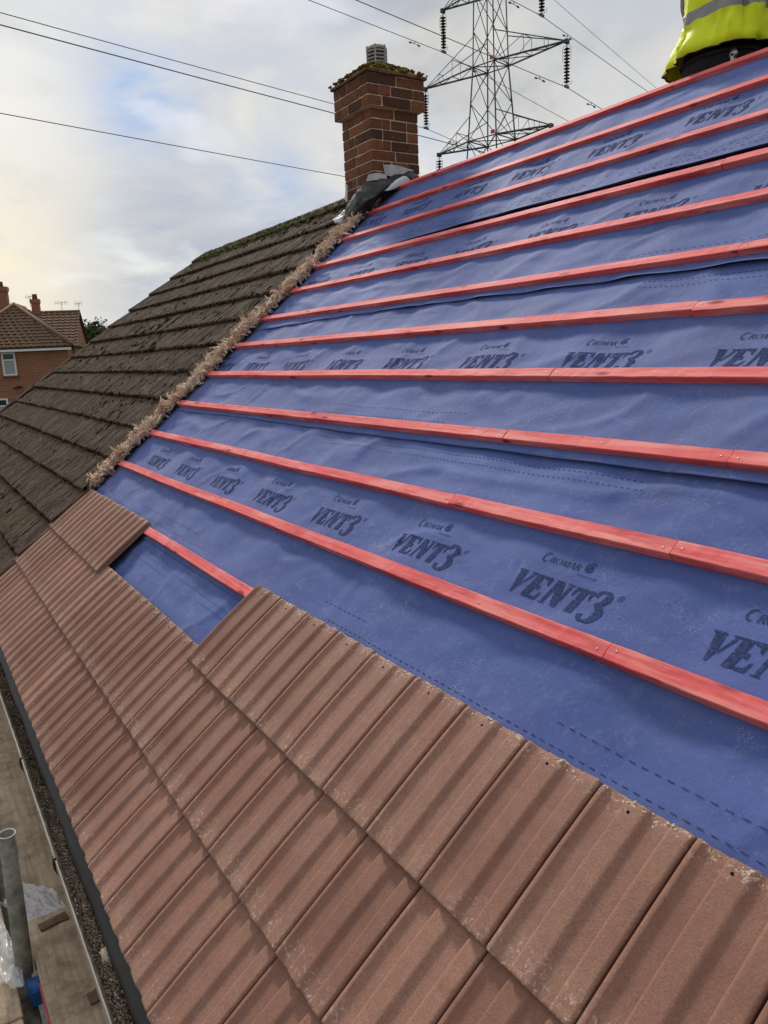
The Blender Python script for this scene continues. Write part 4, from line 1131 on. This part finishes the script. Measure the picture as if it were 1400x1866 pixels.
box(bm, (WX0, 0, 0), (WX1, WD, ez)); box(bm, (-9, 2.0, 0), (1.75, 8.6, ez))
f_ = bm.faces.new([bm.verts.new(p) for p in ((1.75, 2.0, ez), (1.75, 8.6, ez), (1.75, 5.3, ez+1.82))])
fpart('wall', bm, 'house_brick')
def slope(P0, P1, P2, P3, courses, name='roof'):
    """P0,P1 eave corners; P2,P3 upper corners (P3 above P0). Tiled slope as stepped courses"""
    P0, P1, P2, P3 = map(Vector, (P0, P1, P2, P3)); nrm = (P1-P0).cross(P3-P0)
    if nrm.length < 1e-6: nrm = (P1-P0).cross(P2-P0)
    nrm.normalize(); nrm = nrm if nrm.z > 0 else -nrm
    V, F = [], []; rib = .30
    for k in range(courses):
        t0, t1 = k/courses, (k+1.12)/courses
        A, B = P0.lerp(P3, t0), P1.lerp(P2, t0); Cc, Dd = P0.lerp(P3, min(t1, 1)), P1.lerp(P2, min(t1, 1))
        n = max(2, int((B-A).length/.075)); b0 = len(V)
        for row, (p, q, h) in enumerate(((A, B, .0), (A, B, .075), (Cc, Dd, .02))):
            for i in range(n+1):
                V.append(p.lerp(q, i/n)+nrm*(h+(.045 if (i % 4) in (0,) else 0.)))
        for row in range(2):
            for i in range(n): q = b0+row*(n+1)+i; F.append((q, q+1, q+n+2, q+n+1))
    return V, F
ap = (-.98, 3.1, ez+2.15)
rf = fpart('roof', slope((WX0-.2, -.25, ez-.05), (WX1+.25, -.25, ez-.05), ap, ap, 14), 'far_tile')
fpart('roof_slope', slope((WX1+.25, -.25, ez-.05), (WX1+.25, 6.5, ez-.05), (-.98, 6.5, ez+2.15), ap, 14), 'far_tile', rf)
fpart('roof_slope', slope((-9, 1.8, ez-.05), (1.9, 1.8, ez-.05), (1.9, 5.3, ez+1.85), (-9, 5.3, ez+1.85), 12), 'far_tile', rf)
fpart('roof_slope', slope((1.9, 8.9, ez-.05), (-9, 8.9, ez-.05), (-9, 5.3, ez+1.85), (1.9, 5.3, ez+1.85), 12), 'far_tile', rf)
bm = bmesh.new(); bar(bm, Vector(ap)+Vector((0, 0, .06)), (WX1+.25, -.25, ez+.02), .10, 6); bar(bm, Vector(ap)+Vector((0, 0, .06)), (WX0-.2, -.25, ez+.02), .10, 6)
bar(bm, (-9, 5.3, ez+1.89), (1.9, 5.3, ez+1.89), .09, 6); bar(bm, ap, (-.98, 6.2, ez+2.19), .12, 6); fpart('ridge_tiles', bm, 'crown_tile', rf)
bm = bmesh.new(); box(bm, (WX0-.2, -.30, ez-.20), (WX1+.2, -.22, ez-.10)); fpart('gutter', bm, 'white_upvc')
def fwin(x0, x1, z0, z1, y=0.):
    fr = bmesh.new(); t = .075
    for a, b in (((x0, y-.06, z0), (x1, y+.02, z0+t)), ((x0, y-.06, z1-t), (x1, y+.02, z1)), ((x0, y-.06, z0+t), (x0+t, y+.02, z1-t)), ((x1-t, y-.06, z0+t), (x1, y+.02, z1-t)), ((x0+t, y-.055, z1-.38), (x1-t, y+.015, z1-.32))): box(fr, a, b)
    o = fpart('window', fr, 'white_upvc')
    b = bmesh.new(); box(b, (x0+t, y-.02, z0+t), (x1-t, y-.005, z1-t)); obj('pane', b, 'window_glass', o)
    b = bmesh.new()
    for i in range(8): xx = x0+t+(x1-x0-2*t)*i/8; box(b, (xx, y-.032, z0+t), (xx+(x1-x0-2*t)/8*.8, y-.024, z1-.38))
    obj('net_curtain', b, 'net_curtain', o)
    b = bmesh.new(); box(b, (x0-.08, y-.12, z0-.07), (x1+.08, y, z0-.002)); obj('sill', b, 'crown_tile', o)
s36 = 36/1403*1.03
fwin(-1.30, -.70, ez-1.30, ez-.22)
fwin(-2.2, -1.28, ez-3.1, ez-2.35); fwin(-.98, -.50, ez-3.1, ez-2.35); fwin(-2.9, -2.1, ez-1.3, ez-.22)
fwin(-.98, -.1, .9, 2.2); fwin(-2.9, -1.8, .9, 2.2)
bm = bmesh.new(); box(bm, (-.82, -.10, ez-1.88), (-.70, 0, ez-1.80)); bar(bm, (-.95, -.12, ez-1.90), (-.55, -.12, ez-1.84), .04, 6); fpart('outside_light', bm, 'dark_void')
def fch(x, y, z0, z1, w2):
    b = bmesh.new(); box(b, (x-w2, y-w2*.9, z0), (x+w2, y+w2*.9, z1-.25)); box(b, (x-w2*1.18, y-w2*1.08, z1-.25), (x+w2*1.18, y+w2*1.08, z1-.04)); 
    o = fpart('chimney', b, 'house_brick'); b = bmesh.new(); lathe(b, [(.14, 0), (.12, .22), (.14, .26)], (x, y, z1-.04), 10); obj('chimney_pot', b, 'crown_tile', o)
fch(-.28, 5.3, ez+1.2, ez+2.62, .20); fch(-1.62, 3.9, ez+1.5, ez+3.15, .28)
def aerial(x, y, z, n, L, name='aerial'):
    b = bmesh.new(); bar(b, (x, y, z), (x, y, z+.55), .012, 5); bar(b, (x-L/2, y, z+.50), (x+L/2, y, z+.54), .009, 4)
    for i in range(n): xx = x-L/2+L*i/(n-1); bar(b, (xx, y, z+.40), (xx, y, z+.64), .007, 4)
    fpart('aerial', b, 'wire_grey')
aerial(1.0, 5.3, ez+1.85, 6, .6); aerial(1.85, 5.4, ez+1.8, 4, .35); aerial(-.55, 5.3, ez+2.2, 4, .35)
# small roof beyond, and the evergreen tree behind it
b2 = fpix(166, 625, 52)
oh = empty('far_house', (b2.x, b2.y, ZG), yaw-.2); tag(oh, 'small brown roofed house just visible behind the brick house gable', 'house')
h_ = b2.z-ZG
bm = bmesh.new(); box(bm, (-3, 0, 0), (4, 6, h_-.2)); obj('wall', bm, 'house_brick', oh)
obj('roof', slope((-3.2, -.3, h_-.25), (4.2, -.3, h_-.25), (4.2, 3, h_+1.0), (-3.2, 3, h_+1.0), 9), 'far_tile', oh)
obj('roof', slope((4.2, 6.3, h_-.25), (-3.2, 6.3, h_-.25), (-3.2, 3, h_+1.0), (4.2, 3, h_+1.0), 9), 'far_tile', oh)
def tree(P, H, R, label, name='evergreen_tree', nleaf=14000):
    r = empty(name, (P[0], P[1], ZG)); tag(r, label, 'tree')
    b = bmesh.new(); tube(b, [(0, 0, 0), (.1, .05, H*.3), (0, .1, H*.6), (.05, 0, H*.95)], [.22, .17, .11, .03], 8)
    for i in range(26):
        t = random.uniform(.2, .92); an = random.uniform(0, 2*PI); l = R*(1-t*.75)*random.uniform(.6, 1)
        tube(b, [(0, 0, H*t), (math.cos(an)*l*.5, math.sin(an)*l*.5, H*t+.15), (math.cos(an)*l, math.sin(an)*l, H*t+.35)], [.05, .03, .01], 5)
    obj('trunk', b, 'bark', r)
    b = bmesh.new(); clumps = []
    for i in range(70):
        t = random.uniform(.12, 1.); an = random.uniform(0, 2*PI); rr = R*(1.05-t*.82)*random.random()**.5; clumps.append(Vector((math.cos(an)*rr, math.sin(an)*rr, H*t)))
    for i in range(nleaf):
        c = random.choice(clumps); p = c+Vector((random.gauss(0, .30), random.gauss(0, .30), random.gauss(0, .26))); s = random.uniform(.08, .19)
        q = [bm_ for bm_ in (Vector((random.gauss(0, 1), random.gauss(0, 1), random.gauss(0, 1))).normalized()*s for _ in range(3))]
        b.faces.new([b.verts.new(p+x) for x in q])
    obj('crown', b, 'leaf_green', r)
tp = fpix(166, 620, 52); tree((tp.x, tp.y), tp.z-ZG+.85, 2.4, 'dark green evergreen tree behind the distant brick house')

# ------------------------------------------------------------------ the roofer sitting on the ridge
PXC = 1.83                      # world X of the person's middle
per = empty('person', (PXC, 3.36, 2.775)); tag(per, 'person in yellow hi-vis vest and black trousers sitting on the ridge, seen from behind', 'person')
# local frame: x to the right, +y away from the camera side (they face +y), z up from the ridge
def skin(name, verts, edges, radii, mat, root=0, lv=2):
    me = bpy.data.meshes.new(name); me.from_pydata(verts, edges, []); me.update()
    o = bpy.data.objects.new(name, me); C.objects.link(o); o.parent = per; me.materials.append(MATS[mat])
    md = o.modifiers.new('skin', 'SKIN'); md.use_smooth_shade = True
    lay = me.skin_vertices[0].data if me.skin_vertices else None
    if lay is None:
        b = bmesh.new(); b.from_mesh(me); b.verts.layers.skin.verify(); b.to_mesh(me); b.free(); lay = me.skin_vertices[0].data
    for i, r in enumerate(radii): lay[i].radius = r if isinstance(r, tuple) else (r, r); lay[i].use_root = (i == root)
    s = o.modifiers.new('sub', 'SUBSURF'); s.levels = lv; s.render_levels = lv
    return o
V = [(0, 0, .10), (0, .01, .26), (0, .03, .42), (0, .05, .54), (0, .06, .61), (0, .075, .68),
     (-.18, .05, .53), (-.27, .12, .30), (-.22, .34, .20), (-.20, .42, .17), (.18, .05, .53), (.27, .12, .30), (.22, .34, .20), (.20, .42, .17),
     (-.10, .06, .09), (-.14, .42, .02), (-.15, .52, -.40), (-.15, .56, -.44), (-.15, .68, -.46), (.10, .06, .09), (.14, .42, .02), (.15, .52, -.40), (.15, .56, -.44), (.15, .68, -.46)]
E = [(0, 1), (1, 2), (2, 3), (3, 4), (4, 5), (3, 6), (6, 7), (7, 8), (8, 9), (3, 10), (10, 11), (11, 12), (12, 13), (0, 14), (14, 15), (15, 16), (16, 17), (17, 18), (0, 19), (19, 20), (20, 21), (21, 22), (22, 23)]
Rr = [(.10, .07), (.10, .07), (.12, .08), (.12, .075), .052, .055, .055, .042, .034, .024, .055, .042, .034, .024, .085, .062, .044, .04, .035, .085, .062, .044, .04, .035]
body = skin('body', V, E, Rr, 'skin')
def limb_fingers(sx):
    W = Vector((sx*.20, .42, .17)); out = []
    b = bmesh.new()
    palm = [W+Vector((0, -.01, 0)), W+Vector((-sx*.004, .04, -.004)), W+Vector((-sx*.006, .085, -.012))]
    tube(b, palm, [.024, .034, .030], 10)
    for i, (off, ln) in enumerate(((-.027, .070), (-.009, .080), (.009, .075), (.027, .060))):
        p = palm[2]+Vector((off, -.004, 0)); tube(b, [p, p+Vector((off*.1, ln*.45, -.010)), p+Vector((off*.1, ln*.75, -.034)), p+Vector((0, ln*.80, -.058))], [.0095, .009, .008, .006], 8)
    p = palm[0]+Vector((-sx*.022, .02, 0)); tube(b, [p, p+Vector((-sx*.026, .025, -.006)), p+Vector((-sx*.034, .055, -.016))], [.012, .010, .0075], 8)
    o = obj('hand', b, 'skin', per, True)
limb_fingers(-1); limb_fingers(1)
# head
b = bmesh.new(); bmesh.ops.create_uvsphere(b, u_segments=28, v_segments=20, radius=1.)
for v in b.verts:
    x, y, z = v.co; v.co = Vector((x*.077*(1-.18*max(0, -z)), y*.098+ (.012 if z < 0 and y > 0 else 0), z*.118)); 
    if y > .8 and abs(x) < .22 and -.35 < z < .15: v.co.y += .020*(1-abs(x)/.22)
    if y > .75 and .05 < z < .22 and .2 < abs(x) < .5: v.co.y -= .010
    v.co += Vector((0, .095, .79))
for s in (-1, 1): blob(b, (s*.079, .09, .785), .03, 2, .1, (.35, .6, 1))
obj('head', b, 'skin', per, True)
b = bmesh.new(); bmesh.ops.create_uvsphere(b, u_segments=28, v_segments=20, radius=1.)
for v in b.verts:
    x, y, z = v.co; v.co = Vector((x*.084, y*.104-.006, z*.122)); k = 1
    if z < .25 and y > -.1: v.co *= .86
    if z < -.35: v.co *= .8
    v.co += Vector((0, .092, .797))+Vector((nz3(x*9, y*9, z*9),)*3)*.004
obj('hair', b, 'short_hair', per, True)
jumper = skin('jumper', [(0, 0, .14), (0, .01, .26), (0, .03, .42), (0, .05, .535), (0, .06, .585), (-.185, .05, .53), (-.275, .12, .30), (-.225, .33, .20), (.185, .05, .53), (.275, .12, .30), (.225, .33, .20)],
     [(0, 1), (1, 2), (2, 3), (3, 4), (3, 5), (5, 6), (6, 7), (3, 8), (8, 9), (9, 10)], [(.12, .08), (.12, .08), (.135, .09), (.13, .085), .068, .070, .056, .044, .070, .056, .044], 'grey_jersey')
b = bmesh.new(); rr_ = []
for z, rx, ry in ((-.30, .02, .02), (-.24, .120, .11), (-.16, .172, .145), (-.08, .190, .158), (.0, .190, .155), (.06, .160, .125), (.10, .14, .10)):
    rr_.append([b.verts.new((rx*math.cos(2*PI*k/48), ry*math.sin(2*PI*k/48)+.01+.006*nz3(k*.5, z*20), z+.006*nz3(k*.4, z*9))) for k in range(48)])
for A_, B_ in zip(rr_, rr_[1:]):
    for k in range(48): f = b.faces.new((A_[k], A_[(k+1) % 48], B_[(k+1) % 48], B_[k])); f.smooth = True
for s_ in (-1, 1): tube(b, [(s_*.10, .0, -.08), (s_*.12, .20, -.04), (s_*.145, .42, .0), (s_*.15, .47, -.10), (s_*.15, .50, -.38)], [.10, .098, .078, .076, .062], 16)
obj('trousers', b, 'black_cloth', per)
def vest():
    b = bmesh.new(); nA = 96; rings = []
    prof = [(-.015, .238, .200), (.03, .228, .190), (.07, .218, .178), (.11, .206, .160), (.145, .202, .152), (.150, .202, .152), (.20, .200, .147), (.205, .200, .147), (.24, .198, .143), (.30, .198, .138), (.335, .200, .137), (.34, .200, .137), (.39, .203, .135), (.395, .203, .135), (.45, .205, .128), (.50, .19, .115), (.545, .15, .09)]
    for z, rx, ry in prof:
        rg = []
        for k in range(nA):
            t = 2*PI*k/nA; c_, s_ = math.cos(t), math.sin(t)
            fold = (.010*math.sin(t*7+1.3+z*9)+.030*nz3(c_*2.2+3, s_*2.2, z*4)+.016*(1-abs(nz3(c_*3.1+z*5, s_*3.1-z*6, z*7))*5))*sst(.50, .02, z)*.9
            fl_ = .045*sst(.14, -.01, z)*max(0, -c_)**3                      # flared left hem
            r = 1
            e = 2/2.5; px = rx*math.copysign(abs(c_)**e, c_); py2 = ry*math.copysign(abs(s_)**e, s_)
            px += c_*fold-fl_; py2 += s_*fold
            zz_ = z+.006*nz3(c_*3, s_*3, z*3)+(-.030*max(0, -c_)**2*sst(.15, 0, z))
            rg.append(b.verts.new((px, py2+.02+.07*z, zz_)))
        rings.append(rg)
    def mt(z): return 1 if .148 < z < .203 or .337 < z < .393 else 0
    for i in range(len(rings)-1):
        mi = mt((prof[i][0]+prof[i+1][0])/2)
        for k in range(nA):
            t = 2*PI*(k+.5)/nA
            if abs(t-PI/2) < .05: continue                                   # front opening
            if prof[i][0] > .36 and abs(abs(math.cos(t))-1) < .10: continue   # armholes
            f = b.faces.new((rings[i][k], rings[i][(k+1) % nA], rings[i+1][(k+1) % nA], rings[i+1][k])); f.smooth = True; f.material_index = mi
    return b, rings
b, rings = vest()
hem = [v.co.copy() for v in rings[0]]
vo = obj('vest', b, ['hi_vis', 'reflective_tape'], per); thick(vo, .003, 1)
b = bmesh.new(); tube(b, hem+[hem[0]], .0035, 6); obj('hem_binding', b, 'vest_binding', vo)
# braces in reflective tape over the shoulders
b = bmesh.new()
for s in (-1, 1):
    def st(u, v, s=s):
        z = .385+.165*v; y = -.135+.02+.07*z*1+.045*v*v-.012
        return (s*(.095+.02*v)+(u-.5)*.05, y, z)
    V_, F_ = grid(st, 3, 8); off = [b.verts.new(p) for p in V_]
    for f in F_: b.faces.new([off[i] for i in f])
o = obj('tape_strap', b, 'reflective_tape', vo); thick(o, .002, 0)
# belt, tool loop
b = bmesh.new(); tube(b, [(.192*math.cos(2*PI*k/32), .158*math.sin(2*PI*k/32)+.01, -.030) for k in range(33)], .012, 8); obj('belt', b, 'black_cloth', per)
b = bmesh.new(); lathe(b, [(.0001, 0), (.022, 0), (.024, .006), (.010, .010), (.0001, .010)], (0, 0, 0), 16)
for v in b.verts: v.co = Vector((v.co.x+.150, -.108-v.co.z, v.co.y-.060))
box(b, (.142, -.118, -.10), (.158, -.100, -.06)); obj('belt_clip', b, 'buckle_metal', per)
for s in (-1, 1):
    b = bmesh.new(); tube(b, [(s*.15, .50, -.36), (s*.15, .525, -.43), (s*.15, .60, -.455), (s*.15, .70, -.465)], [.056, .058, .052, .036], 12); obj('boot', b, 'boot_leather', per)
